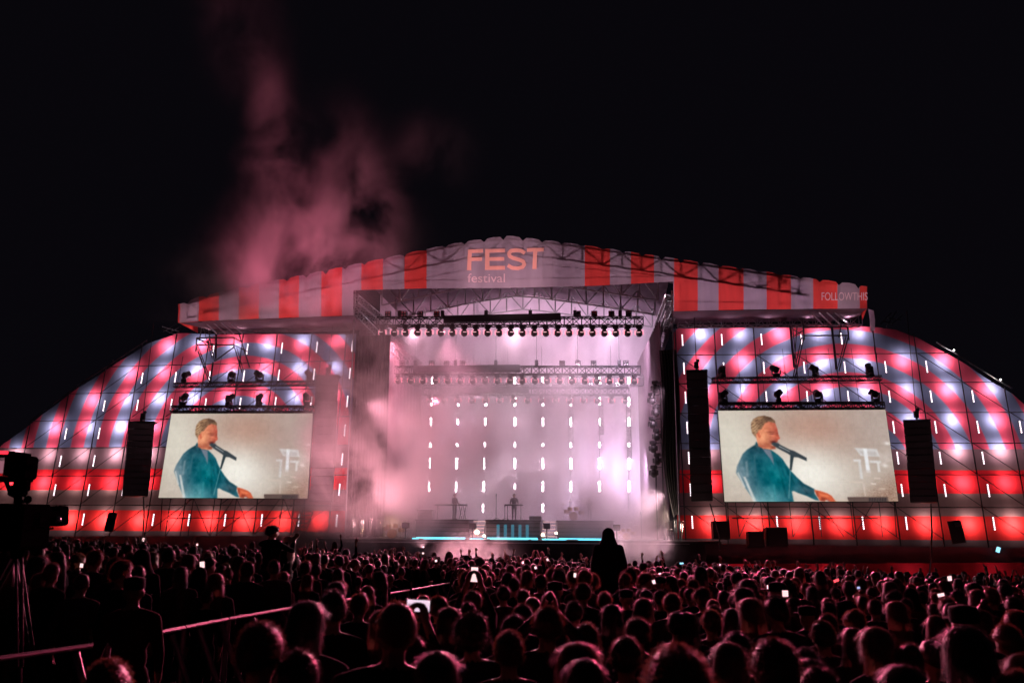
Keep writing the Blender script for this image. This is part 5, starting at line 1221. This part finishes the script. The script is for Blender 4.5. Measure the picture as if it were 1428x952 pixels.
for px, py, D, w2, h2, mt, lb in ((282, 787, 12.5, .036, .05, 'phone_screen', 'bright pinkish phone in the crowd below the hazed video screen'), (1095, 827, 9.5, .034, .036, 'phone_screen', 'square pale pink phone glow just above a close dark head'), (1071.5, 818, 14, .03, .032, 'phone_screen', 'small pink phone glow below the foot of the clear video screen'), (911.5, 811, 14, .03, .034, 'phone_screen', 'small pink phone glow behind the hooded man'), (1166, 809, 15, .058, .024, 'red_phone', 'red glowing phone held sideways below the clear video screen'),
        (950.5, 785, 24, .055, .022, 'phone_cyan', 'cyan phone held sideways above the far crowd near the tall line array'), (802, 801.5, 13, .022, .034, 'phone_screen', 'slim tilted phone glow before the drum riser'), (608, 781.5, 22, .034, .03, 'phone_screen', 'pale phone glow at the fringe of the smoke puff'), (590, 771, 28, .035, .03, 'phone_screen', 'pale phone raised over the far crowd before the cyan lip light'),
        (729, 784, 20, .026, .03, 'phone_screen', 'white phone dot in front of the middle riser'), (763.5, 780, 24, .03, .035, 'phone_screen', 'white phone dot below the lit stairs by the drum riser'), (747, 791, 18, .026, .03, 'phone_screen', 'dim pink phone before the stage skirt, low among far heads'), (200, 752, 32, .05, .07, 'phone_screen', 'white lamp-like phone raised below the outer line array behind the camera'), (275, 759, 30, .035, .04, 'phone_screen', 'tiny pale phone raised under the hazed video screen'),
        (114, 788, 13, .03, .034, 'phone_screen', 'white phone glow among heads behind the broadcast camera'), (1324, 806, 17, .055, .05, 'phone_screen', 'pale pink sheet of light held up under the outer clear line array'), (1312, 829, 12, .05, .024, 'phone_screen', 'low pink phone held sideways under the outer clear line array'), (1197, 819, 14, .03, .02, 'phone_blue', 'faint bluish phone among heads under the clear video screen'), (920, 800, 20, .03, .03, 'phone_screen', 'faint phone dot behind the hooded man, near the front'), (1004, 757 + 30, 26, .03, .03, 'phone_screen', 'tiny phone dot below the slack cable of the tall line array')):
    x, z = spot_ray(px, py, D); phone(Vector((x, D, z)), w2, h2, mt, lb, rs.uniform(-.3, .3), rs.uniform(-.3, .3))

# ------------------------------------------------------------------ band, instruments and side stage
def perf(px, ytop, d, h, pose, kind, zfloor, rz, lb):
    q = ST.at(px, ytop, d); P = ST.w((q.x, d, 0)); o = add_person(P.x, P.y, zfloor, h, pose, kind, PI + rz, rs); tag(o, lb, 'person'); return q
ZR = RZ2 + .05
perf(634, 698, 2.6, 1.82, 'lean', 'short', RZ1 + .05, .9, 'musician leaning over the keyboards on the smoky riser'); perf(717, 696, 2.0, 1.80, 'lean', 'short', ZR, 0, 'singer standing at the middle keyboard, almost lost in bright haze'); perf(822, 702, 3.4, 1.60, 'lean', 'short', RZ3 + .05, -.3, 'drummer behind the kit in the bright haze')
def keyboard(px, d, w2, zf, lb, rz=0):
    q = ST.at(px, 720, d); r = empty('keyboard_stand', SM(q.x, d, zf, rz)); tag(r, lb, 'keyboard')
    MB().box((0, 0, 1.0), (w2, .17, .05), bev=.02).build('keyboard_body', M['black_plastic'], r); MB().box((0, .06, 1.055), (w2 * .9, .09, .008)).build('keys', M['white_plastic'], r)
    for s in (-1, 1):
        MB().tube((s * w2 * .75, -.12, .98), (s * w2 * .75, .1, 0), .02, 6).build('leg', M['chrome'], r); MB().tube((s * w2 * .75, .12, .98), (s * w2 * .75, -.1, 0), .02, 6).build('leg', M['chrome'], r)
    return r
M['white_plastic'] = solid('white keys', (.7, .7, .7), .4)
keyboard(622, 1.9, .80, RZ1 + .05, 'long keyboard on a chrome stand on the smoky riser'); keyboard(717, 1.4, .62, ZR, 'short keyboard on a chrome stand in front of the singer'); keyboard(645, 2.2, .45, RZ1 + .05, 'second keyboard set across the end of the smoky riser', 1.3)
def mic_stand(px, ytop, d, zf, lb, boom=.0):
    q = ST.at(px, ytop, d); h = q.z - zf; r = MB().tube((0, 0, 0), (0, 0, h), .018, 6).build('microphone_stand', M['black_metal'], None, SM(q.x, d, zf)); MB().tube((0, 0, h), (boom, .05, h + .12), .04, 8, .05).build('microphone', M['black_metal'], r)
    for k in range(3): MB().tube((0, 0, .12), (.3 * math.cos(2.1 * k), .3 * math.sin(2.1 * k), 0), .014, 5).build('leg', M['black_metal'], r)
    tag(r, lb, 'microphone stand')
mic_stand(692, 691, 1.4, ZR, 'tall microphone stand at the smoky end of the middle riser'); mic_stand(704, 706, 1.3, ZR, 'microphone stand beside the middle keyboard'); mic_stand(894, 716, .2, DZ, 'tall lamp-headed stand in the white smoke by the swagged drape')
def drum_kit(px, d, zf, lb, sc=1.0):
    q = ST.at(px, 720, d); r = empty('drum_kit', SM(q.x, d, zf) @ Matrix.Scale(sc, 4)); tag(r, lb, 'drum kit')
    MB().tube((0, -.25, .30), (0, .25, .30), .30, 20).build('bass_drum', M['wood'], r)
    for x, y, z, rr in ((-.25, -.05, .78, .16), (.2, -.05, .80, .17), (.55, .25, .55, .22), (-.5, .3, .62, .18)):
        o = MB().tube((x, y, z - .13), (x, y, z + .12), rr, 16).build('drum', M['wood'], r); MB().tube((x, y, z + .12), (x, y, z + .13), rr * 1.03, 16).build('drum_head', M['white_plastic'], o)
    for x, y, z, rr in ((-.75, .1, 1.15, .25), (.8, .1, 1.2, .27), (-.3, .35, 1.35, .22), (.45, .35, 1.4, .24)):
        o = MB().tube((x, y, 0), (x, y, z), .014, 6).build('cymbal_stand', M['chrome'], r); MB().tube((x, y, z), (x, y, z + .02), rr, 18, .03).build('cymbal', M['brass'], o)
drum_kit(800, 2.8, RZ3 + .05, 'drum kit glittering in bright haze on the clear riser'); drum_kit(548, .4, DZ, 'warmly lit percussion set at the smoky side of the stage floor', 1.05); drum_kit(873, .5, DZ, 'percussion set with warm glints in the white smoke at the clear side', .8)
for k, (px, yt) in enumerate(((566, 728.5), (659, 729.5), (762.5, 729.5), (860, 731.5))):
    q = ST.at(px, yt, -.6); h = q.z - DZ; r = MB().tube((0, 0, 0), (0, 0, h - .3), .035, 8).build('pole_monitor', M['black_metal'], None, SM(q.x, -.6, DZ)); MB().box((0, 0, h - .17), (.23, .16, .19), bev=.03).build('speaker_box', M['black_plastic'], r); MB().box((0, -.17, h - .17), (.20, .012, .16)).build('grille', M['grille'], r); MB().tube((0, 0, 0), (0, 0, .03), .2, 14).build('base', M['black_metal'], r)
    tag(r, f'small black speaker on a pole at the stage lip, {ordw(k)} from the smoky side', 'speaker', 'pole speakers along the stage lip')
for px, n_, w_, lb in ((508, 4, 1.5, 'cluster of bare metal frames at the smoky end of the stage floor'), (938, 4, .9, 'cluster of bare metal frames under the swagged drape')):
    q = ST.at(px, 748, -.3); m = MB()
    for k in range(n_):
        x = -w_ / 2 + w_ * k / (n_ - 1)
        for sx in (0, .32): m.tube((x + sx * .4, 0, 0), (x + sx * .4 - .2 + .12 * k, .35, 1.35 - .12 * (k % 2)), .025, 6); m.tube((x + sx * .4, .5, 0), (x + sx * .4, .3, 1.2), .02, 6)
        m.tube((x, .2, 1.25), (x + .25, .2, 1.2), .022, 6); m.tube((x, .2, .7), (x + .2, .2, .72), .02, 6)
    tag(m.build('metal_frame', M['chrome'], None, SM(q.x, -.3, DZ)), lb, 'frame')
lamp('side stage lamp', 'POINT', ST.w((ST.at(938, 748, -.3).x - .2, -.9, DZ + 1.6)), 60, (1, .75, .6), None, .15); lamp('side stage lamp', 'POINT', ST.w((ST.at(508, 748, -.3).x, -1.0, DZ + 1.8)), 50, (1, .55, .55), None, .15)

# ------------------------------------------------------------------ foot of the wings
def base_fence(fr, x0, x1, yt, yb, d, mat, label, nm):
    a, b = fr.at(x0, yt[0], d), fr.at(x1, yt[1], d); c, e = fr.at(x0, yb[0], d), fr.at(x1, yb[1], d); m = MB(); n = 40; vs = []
    for i in range(n + 1):
        u = i / n; w_ = .05 * math.sin(i * 1.9) * (1 if i % 2 else .4); vs += [(a.x + (b.x - a.x) * u, d + w_ * .3, a.z + (b.z - a.z) * u), (c.x + (e.x - c.x) * u, d + w_, c.z + (e.z - c.z) * u)]
    m.add(vs, [(2 * i, 2 * i + 1, 2 * i + 3, 2 * i + 2) for i in range(n)]); o = m.build(nm, mat, None, fr.m, smooth=True)
    p = MB()
    for i in range(8):
        u = i / 7; p.tube((a.x + (b.x - a.x) * u, d + .12, a.z + (b.z - a.z) * u), (c.x + (e.x - c.x) * u, d + .12, c.z + (e.z - c.z) * u - .5), .04, 6)
    p.build('post_row', M['dark_tube'], o); tag(o, label, 'fence')
base_fence(WR, 948, 1470, (757, 764), (787, 787), -1.2, M['scrim_grey'], 'dark scrim fence along the foot of the clear wing', 'scrim_fence')
base_fence(WR, 960, 1470, (786, 784), (812, 812), -3.0, M['scrim_red'], 'dim red cloth barrier low in front of the clear wing, above the heads', 'cloth_barrier')
base_fence(WL, -50, 486, (748, 746), (775, 775), -1.2, M['scrim_grey'], 'dark scrim fence along the foot of the smoky wing', 'scrim_fence')
q0, q1 = WR.at(1000, 800, -4), WR.at(1450, 790, -4)
for px in (1040, 1160, 1280, 1400):
    q = WR.at(px, 796, -4.4); lamp('barrier uplight', 'POINT', WR.w((q.x, -3.9, q.z + .2)), 22, (1, .25, .3), None, .1)
def leaning_panel(fr, px, yt, yb, w2, lb, d=-.9, tilt=.0):
    a, b = fr.at(px, yt, d), fr.at(px, yb, d); h = a.z - b.z
    o = MB().box((0, 0, h / 2), (w2, .05, h / 2)).build('door_panel', M['case'], None, fr.m @ Matrix.Translation((b.x, d, b.z)) @ Matrix.Rotation(tilt, 4, 'Y')); MB().box((w2 * .35, -.06, h * .82), (w2 * .4, .012, h * .10)).build('door_window', M['steel'], o); tag(o, lb, 'door')
leaning_panel(WR, 1338, 725.5, 757, .42, 'narrow dark door panel with a small pane, leaning at the foot of the clear wing', tilt=-.1)
leaning_panel(WL, 151, 714.5, 741, .34, 'narrow dark door panel at the foot of the smoky wing behind the broadcast camera', tilt=.08)
for px, yt, yb, w2, lb, fr in ((1081, 737, 762, .62, 'dark flight case standing at the foot of the clear wing, largest of three', WR), (1052, 743, 764, .45, 'dark flight case nearer the tall line array, lower of the three', WR), (1004, 728, 752, .5, 'wide dark cabinet behind the slack cable at the foot of the clear wing', WR)):
    a, b = fr.at(px, yt, -1.0), fr.at(px, yb, -1.0); h = a.z - b.z; o = MB().box((0, 0, h / 2), (w2, .4, h / 2), bev=.04).build('flight_case', M['case'], None, fr.m @ Matrix.Translation((b.x, -1.4, b.z)))
    for sx in (-1, 1): MB().box((sx * w2, -.02, h / 2), (.03, .42, h / 2 + .01)).build('edge_trim', M['black_metal'], o)
    tag(o, lb, 'flight case')
a, b = WL.at(424, 713, -.6), WL.at(424, 748, -.6); r = empty('steel_stairs', WL.m @ Matrix.Translation((b.x, -1.4, b.z))); tag(r, 'dark steel access stairs at the stage edge of the smoky wing', 'stairs')
for k in range(6): MB().box((0, .15 * k, (a.z - b.z) * (k + 1) / 6), (.42, .14, .025)).build('tread', M['steel'], r)
for sx in (-1, 1): MB().tube((sx * .42, -.1, 0), (sx * .42, .9, a.z - b.z), .04, 6).build('stringer', M['black_metal'], r)
q = WR.at(1392, 766, -1.4); o = MB().box((0, 0, 0), (.10, .05, .16)).build('work_lamp', M['phone_cyan'], None, WR.m @ Matrix.Translation(q) @ Matrix.Rotation(.4, 4, 'Y')); MB().box((0, .08, 0), (.12, .03, .18)).build('lamp_housing', M['black_metal'], o); tag(o, 'small cyan work lamp on the scrim fence under the clear wing', 'lamp')

# ------------------------------------------------------------------ smoke and stage haze
def smoke_mat(name, blobs, dens, scale, colour, lo=.42, hi=.75, warp=2.0, detail=4.0, base=0.0, stretch=(1, 1, .8), aniso=.15):
    """blobs: (x, y, z, rx, ry, rz, weight) in the domain's own coordinates"""
    m, nt, out = newmat(name)
    tc = N(nt, 'ShaderNodeTexCoord'); P = tc.outputs['Object']
    mp = N(nt, 'ShaderNodeMapping'); mp.inputs['Scale'].default_value = stretch; nt.links.new(P, mp.inputs[0])
    n2 = N(nt, 'ShaderNodeTexNoise'); n2.inputs['Scale'].default_value = scale; n2.inputs['Detail'].default_value = detail; n2.inputs['Roughness'].default_value = .58; n2.inputs['Distortion'].default_value = .35
    nt.links.new(mp.outputs[0], n2.inputs['Vector'])
    wv = N(nt, 'ShaderNodeVectorMath', operation='SUBTRACT'); nt.links.new(n2.outputs['Color'], wv.inputs[0]); wv.inputs[1].default_value = (.5, .5, .5)
    ws = N(nt, 'ShaderNodeVectorMath', operation='SCALE'); nt.links.new(wv.outputs[0], ws.inputs[0]); ws.inputs['Scale'].default_value = warp
    wp = N(nt, 'ShaderNodeVectorMath', operation='ADD'); nt.links.new(P, wp.inputs[0]); nt.links.new(ws.outputs[0], wp.inputs[1])
    tot = None
    for (x, y, z, rx, ry, rz, wt) in blobs:
        sb = N(nt, 'ShaderNodeVectorMath', operation='SUBTRACT'); nt.links.new(wp.outputs[0], sb.inputs[0]); sb.inputs[1].default_value = (x, y, z)
        dv = N(nt, 'ShaderNodeVectorMath', operation='DIVIDE'); nt.links.new(sb.outputs[0], dv.inputs[0]); dv.inputs[1].default_value = (rx, ry, rz)
        dt = N(nt, 'ShaderNodeVectorMath', operation='DOT_PRODUCT'); nt.links.new(dv.outputs[0], dt.inputs[0]); nt.links.new(dv.outputs[0], dt.inputs[1])
        e = math_node(nt, 'MULTIPLY', math_node(nt, 'EXPONENT', math_node(nt, 'MULTIPLY', dt.outputs['Value'], -1.0)), wt)
        tot = e if tot is None else math_node(nt, 'ADD', tot, e)
    mr = N(nt, 'ShaderNodeMapRange', interpolation_type='SMOOTHSTEP'); nt.links.new(n2.outputs['Fac'], mr.inputs[0]); mr.inputs[1].default_value = lo; mr.inputs[2].default_value = hi; mr.inputs[3].default_value = 0.0; mr.inputs[4].default_value = 1.0
    d = mr.outputs[0]
    d = math_node(nt, 'ADD', math_node(nt, 'MULTIPLY', d, 1.0), base) if base else d
    if tot is not None: d = math_node(nt, 'MULTIPLY', d, tot)
    d = math_node(nt, 'MULTIPLY', d, dens)
    v = N(nt, 'ShaderNodeVolumePrincipled'); v.inputs['Color'].default_value = (*colour, 1); v.inputs['Anisotropy'].default_value = aniso; nt.links.new(d, v.inputs['Density'])
    nt.links.new(v.outputs[0], out.inputs['Volume']); return m
def domain(name, lo, hi, mat, label, step=None):
    c = [(a + b) / 2 for a, b in zip(lo, hi)]; h = [(b - a) / 2 for a, b in zip(lo, hi)]
    o = MB().box(c, h).build(name, mat, None, ST.m); tag(o, label, None, None, 'stuff'); return o
def bl(px, py, d, rpx, rpy, rd, wt):
    p = ST.at(px, py, d); k = (60 + d) / F; return (p.x, d, p.z, rpx * k, rd, rpy * k, wt)
PD = -3.2
PL = [bl(400, 430, PD, 105, 20, 1.7, .8), bl(390, 382, PD, 86, 36, 2.2, 1.4), bl(470, 345, PD, 66, 58, 2.0, 1.0), bl(370, 335, PD, 40, 46, 1.8, .7), bl(420, 275, PD, 44, 70, 1.8, .85), bl(490, 255, PD, 34, 66, 1.6, .9), bl(535, 310, PD, 26, 56, 1.5, .45), bl(376, 140, PD, 22, 60, 1.5, .8), bl(386, 215, PD, 34, 55, 1.6, .6), bl(352, 60, PD, 40, 60, 1.5, .2), bl(330, 0, PD, 50, 40, 1.5, .1), bl(610, 215, PD, 44, 40, 1.6, .14)]
a, b = ST.at(180, 452, PD), ST.at(700, -60, PD)
domain('smoke_plume', (a.x, -6.6, ST.at(400, 446, PD).z), (b.x, -1.75, b.z), smoke_mat('plume smoke', PL, .62, .24, (.92, .80, .84), .40, .68, 2.6, 7.0, stretch=(1, 1, .8)), 'pink smoke plume rising from the roof into the black sky')
# smoke drifting in front of the stage's smoky side
SL = [bl(470, 470, -2.6, 80, 60, .9, .7), bl(490, 590, -2.6, 80, 95, .9, 1.3), bl(525, 680, -2.6, 85, 70, .9, 1.5), bl(455, 745, -2.6, 50, 34, .9, 1.2), bl(560, 560, -2.6, 60, 90, .9, .6), bl(420, 420, -2.6, 120, 34, .9, .8), bl(330, 425, -2.6, 60, 28, .9, .25)]
a, b = ST.at(250, 778, -2.6), ST.at(660, 400, -2.6)
domain('smoke_drift', (a.x, -4.4, a.z), (b.x, -1.72, ST.at(400, 447, PD).z - .05), smoke_mat('drifting smoke', SL, .85, .36, (.92, .78, .82), .34, .66, 1.9, 6.0), 'pink smoke drifting over the smoky edge of the stage')
# puffs in front of the stage
for (px, py, D, sz, de, lb) in ((658, 772, 53.5, (2.5, 1.2, 1.7), 1.6, 'pink smoke puff rising from the front rows below the middle riser'), (893, 750, 54.5, (2.3, 1.2, 2.6), 1.2, 'white smoke billowing at the clear side of the stage lip')):
    x, z = spot_ray(px, py, D); mt = smoke_mat('puff smoke', [(0, 0, -.1 * sz[2], sz[0] * .62, sz[1] * .7, sz[2] * .62, 1.0), (-sz[0] * .5, 0, -.45 * sz[2], sz[0] * .5, sz[1] * .6, sz[2] * .4, .5)], de, .55, (.92, .8, .84), .33, .66, .9, 4.0)
    o = MB().box((0, 0, 0), (sz[0] * 1.5, sz[1] * 1.5, sz[2] * 1.4)).build('smoke_puff', mt, None, Matrix.Translation((x, D, z))); tag(o, lb, None, None, 'stuff')
# haze filling the stage house
a, b = ST.at(499, 752, -1.5), ST.at(934, 402, -1.5)
HZ = [bl(600, 690, 4, 190, 90, 7, 1.2), bl(760, 660, 6, 230, 130, 8, 1.0), bl(700, 500, 8, 330, 150, 11, .75), bl(560, 580, 3, 90, 220, 6, 1.2), bl(900, 735, 1, 60, 40, 4, 1.3)]
FS = [bl(600, 640, .8, 85, 85, 1.5, 1.1), bl(705, 625, .8, 130, 60, 1.5, .9), bl(770, 690, .8, 80, 46, 1.5, .9), bl(850, 705, .8, 60, 50, 1.5, 1.1), bl(885, 738, .5, 46, 36, 1.5, 1.4), bl(660, 560, .8, 120, 55, 1.5, .5), bl(560, 690, .8, 60, 60, 1.5, 1.3), bl(640, 490, .8, 120, 45, 1.5, .35), bl(800, 590, .8, 80, 50, 1.5, .5)]
domain('stage_smoke', (a.x + .4, -1.4, DZ + .02), (b.x - .5, 2.9, b.z - 2.5), smoke_mat('rolling stage smoke', FS, .62, .34, (.95, .82, .87), .38, .66, 2.0, 6.0, base=.05, aniso=.3), 'white and pink smoke rolling over the front of the stage')
domain('stage_haze', (a.x + .4, 2.95, DZ + .02), (b.x - .5, 18.6, b.z - .2), smoke_mat('stage haze', HZ, .11, .21, (.95, .84, .89), .40, .62, 3.0, 6.0, base=.07, aniso=.45), 'pale pink haze filling the stage')
# spots added to light the smoke; the first two sets hang in mid-air
for px, py, d, e, c, ax, ay, sp in ((430, 500, -8.6, 7200, (1, .22, .36), 430, 260, 80), (350, 500, -8.6, 6800, (1, .20, .34), 385, 150, 60), (520, 490, -8.6, 6800, (1, .24, .38), 455, 150, 65)):
    p = ST.at(px, py, d); t = ST.at(ax, ay, PD); lamp('added smoke uplight', 'SPOT', ST.w(p), e, c, ST.w(t), .04, R(sp), 1)
for px, py, d, e, c, ax, ay, sp in ((500, 762, -7.5, 5600, (1, .42, .50), 505, 560, 120), (390, 700, -8.5, 6500, (1, .42, .50), 500, 600, 100), (590, 764, -7.5, 4200, (1, .50, .58), 540, 600, 110)):
    p = ST.at(px, py, d); t = ST.at(ax, ay, -2.6); lamp('added smoke sidelight', 'SPOT', ST.w(p), e, c, ST.w(t), .04, R(sp), 1)  # unseen spots added to brighten the drifting smoke
for px, py, d, e, c, ax, ay in ((503, 560, -1.55, 3300, (1, .42, .54), 660, 620), (931, 540, -1.55, 4800, (.97, .62, .84), 790, 640), (929, 690, -1.55, 2400, (1, .66, .78), 850, 710), (505, 690, -1.55, 2600, (1, .46, .55), 610, 680)):
    p = ST.at(px, py, d); t = ST.at(ax, ay, 1.0); lamp('added tower spot', 'SPOT', ST.w(p), e, c, ST.w(t), .04, R(95), 1)  # side spots added to light the stage smoke, no fixture modelled
for px, py, d, e, c, ax, ay, ad in ((625, 758, -2.6, 2800, (1, .42, .50), 655, 778, -7), (700, 758, -2.6, 2400, (1, .46, .54), 662, 776, -7), (935, 752, -2.4, 1000, (1, .60, .70), 893, 755, -6), (850, 756, -2.4, 800, (1, .62, .72), 893, 750, -6)):
    p = ST.at(px, py, d); t = ST.at(ax, ay, ad); lamp('added lip spot', 'SPOT', ST.w(p), e, c, ST.w(t), .04, R(80), 1)  # low spots added to make the smoke puffs show
# ------------------------------------------------------------------ beams from the stage over the audience
for (s, d, z, e, c, ax, ay, sp) in ((-13, -4.9, 9.5, 30000, (1, .10, .24), .5, 6, 24), (14.7, -3.3, 9.5, 52000, (1, .12, .27), 2.2, 5, 26), (0, -1.8, 9.5, 42000, (1, .22, .34), .4, 6, 22), (5, -1.8, 10, 46000, (1, .16, .30), 2.0, 11, 17), (-5, -1.8, 10, 40000, (1, .20, .32), -1.2, 12, 15), (14.7, -3.3, 11, 30000, (1, .09, .20), 6, 12, 18),
                                   (-2, -2.2, 7, 30000, (1, .45, .55), .3, 4.5, 9), (14.7, -3.3, 7.0, 30000, (1, .10, .2), 5.5, 9, 20), (-24, -2.6, 6, 4500, (1, .10, .2), -5, 14, 60), (24, -2.6, 6, 6000, (1, .08, .18), 8, 14, 60), (0, -2.2, 8, 9000, (1, .2, .32), 0, 26, 50)):
    lamp('audience beam', 'SPOT', ST.w((s, d, z)), e * .62, c, (ax, ay, 1.5), .06, R(sp), .8)
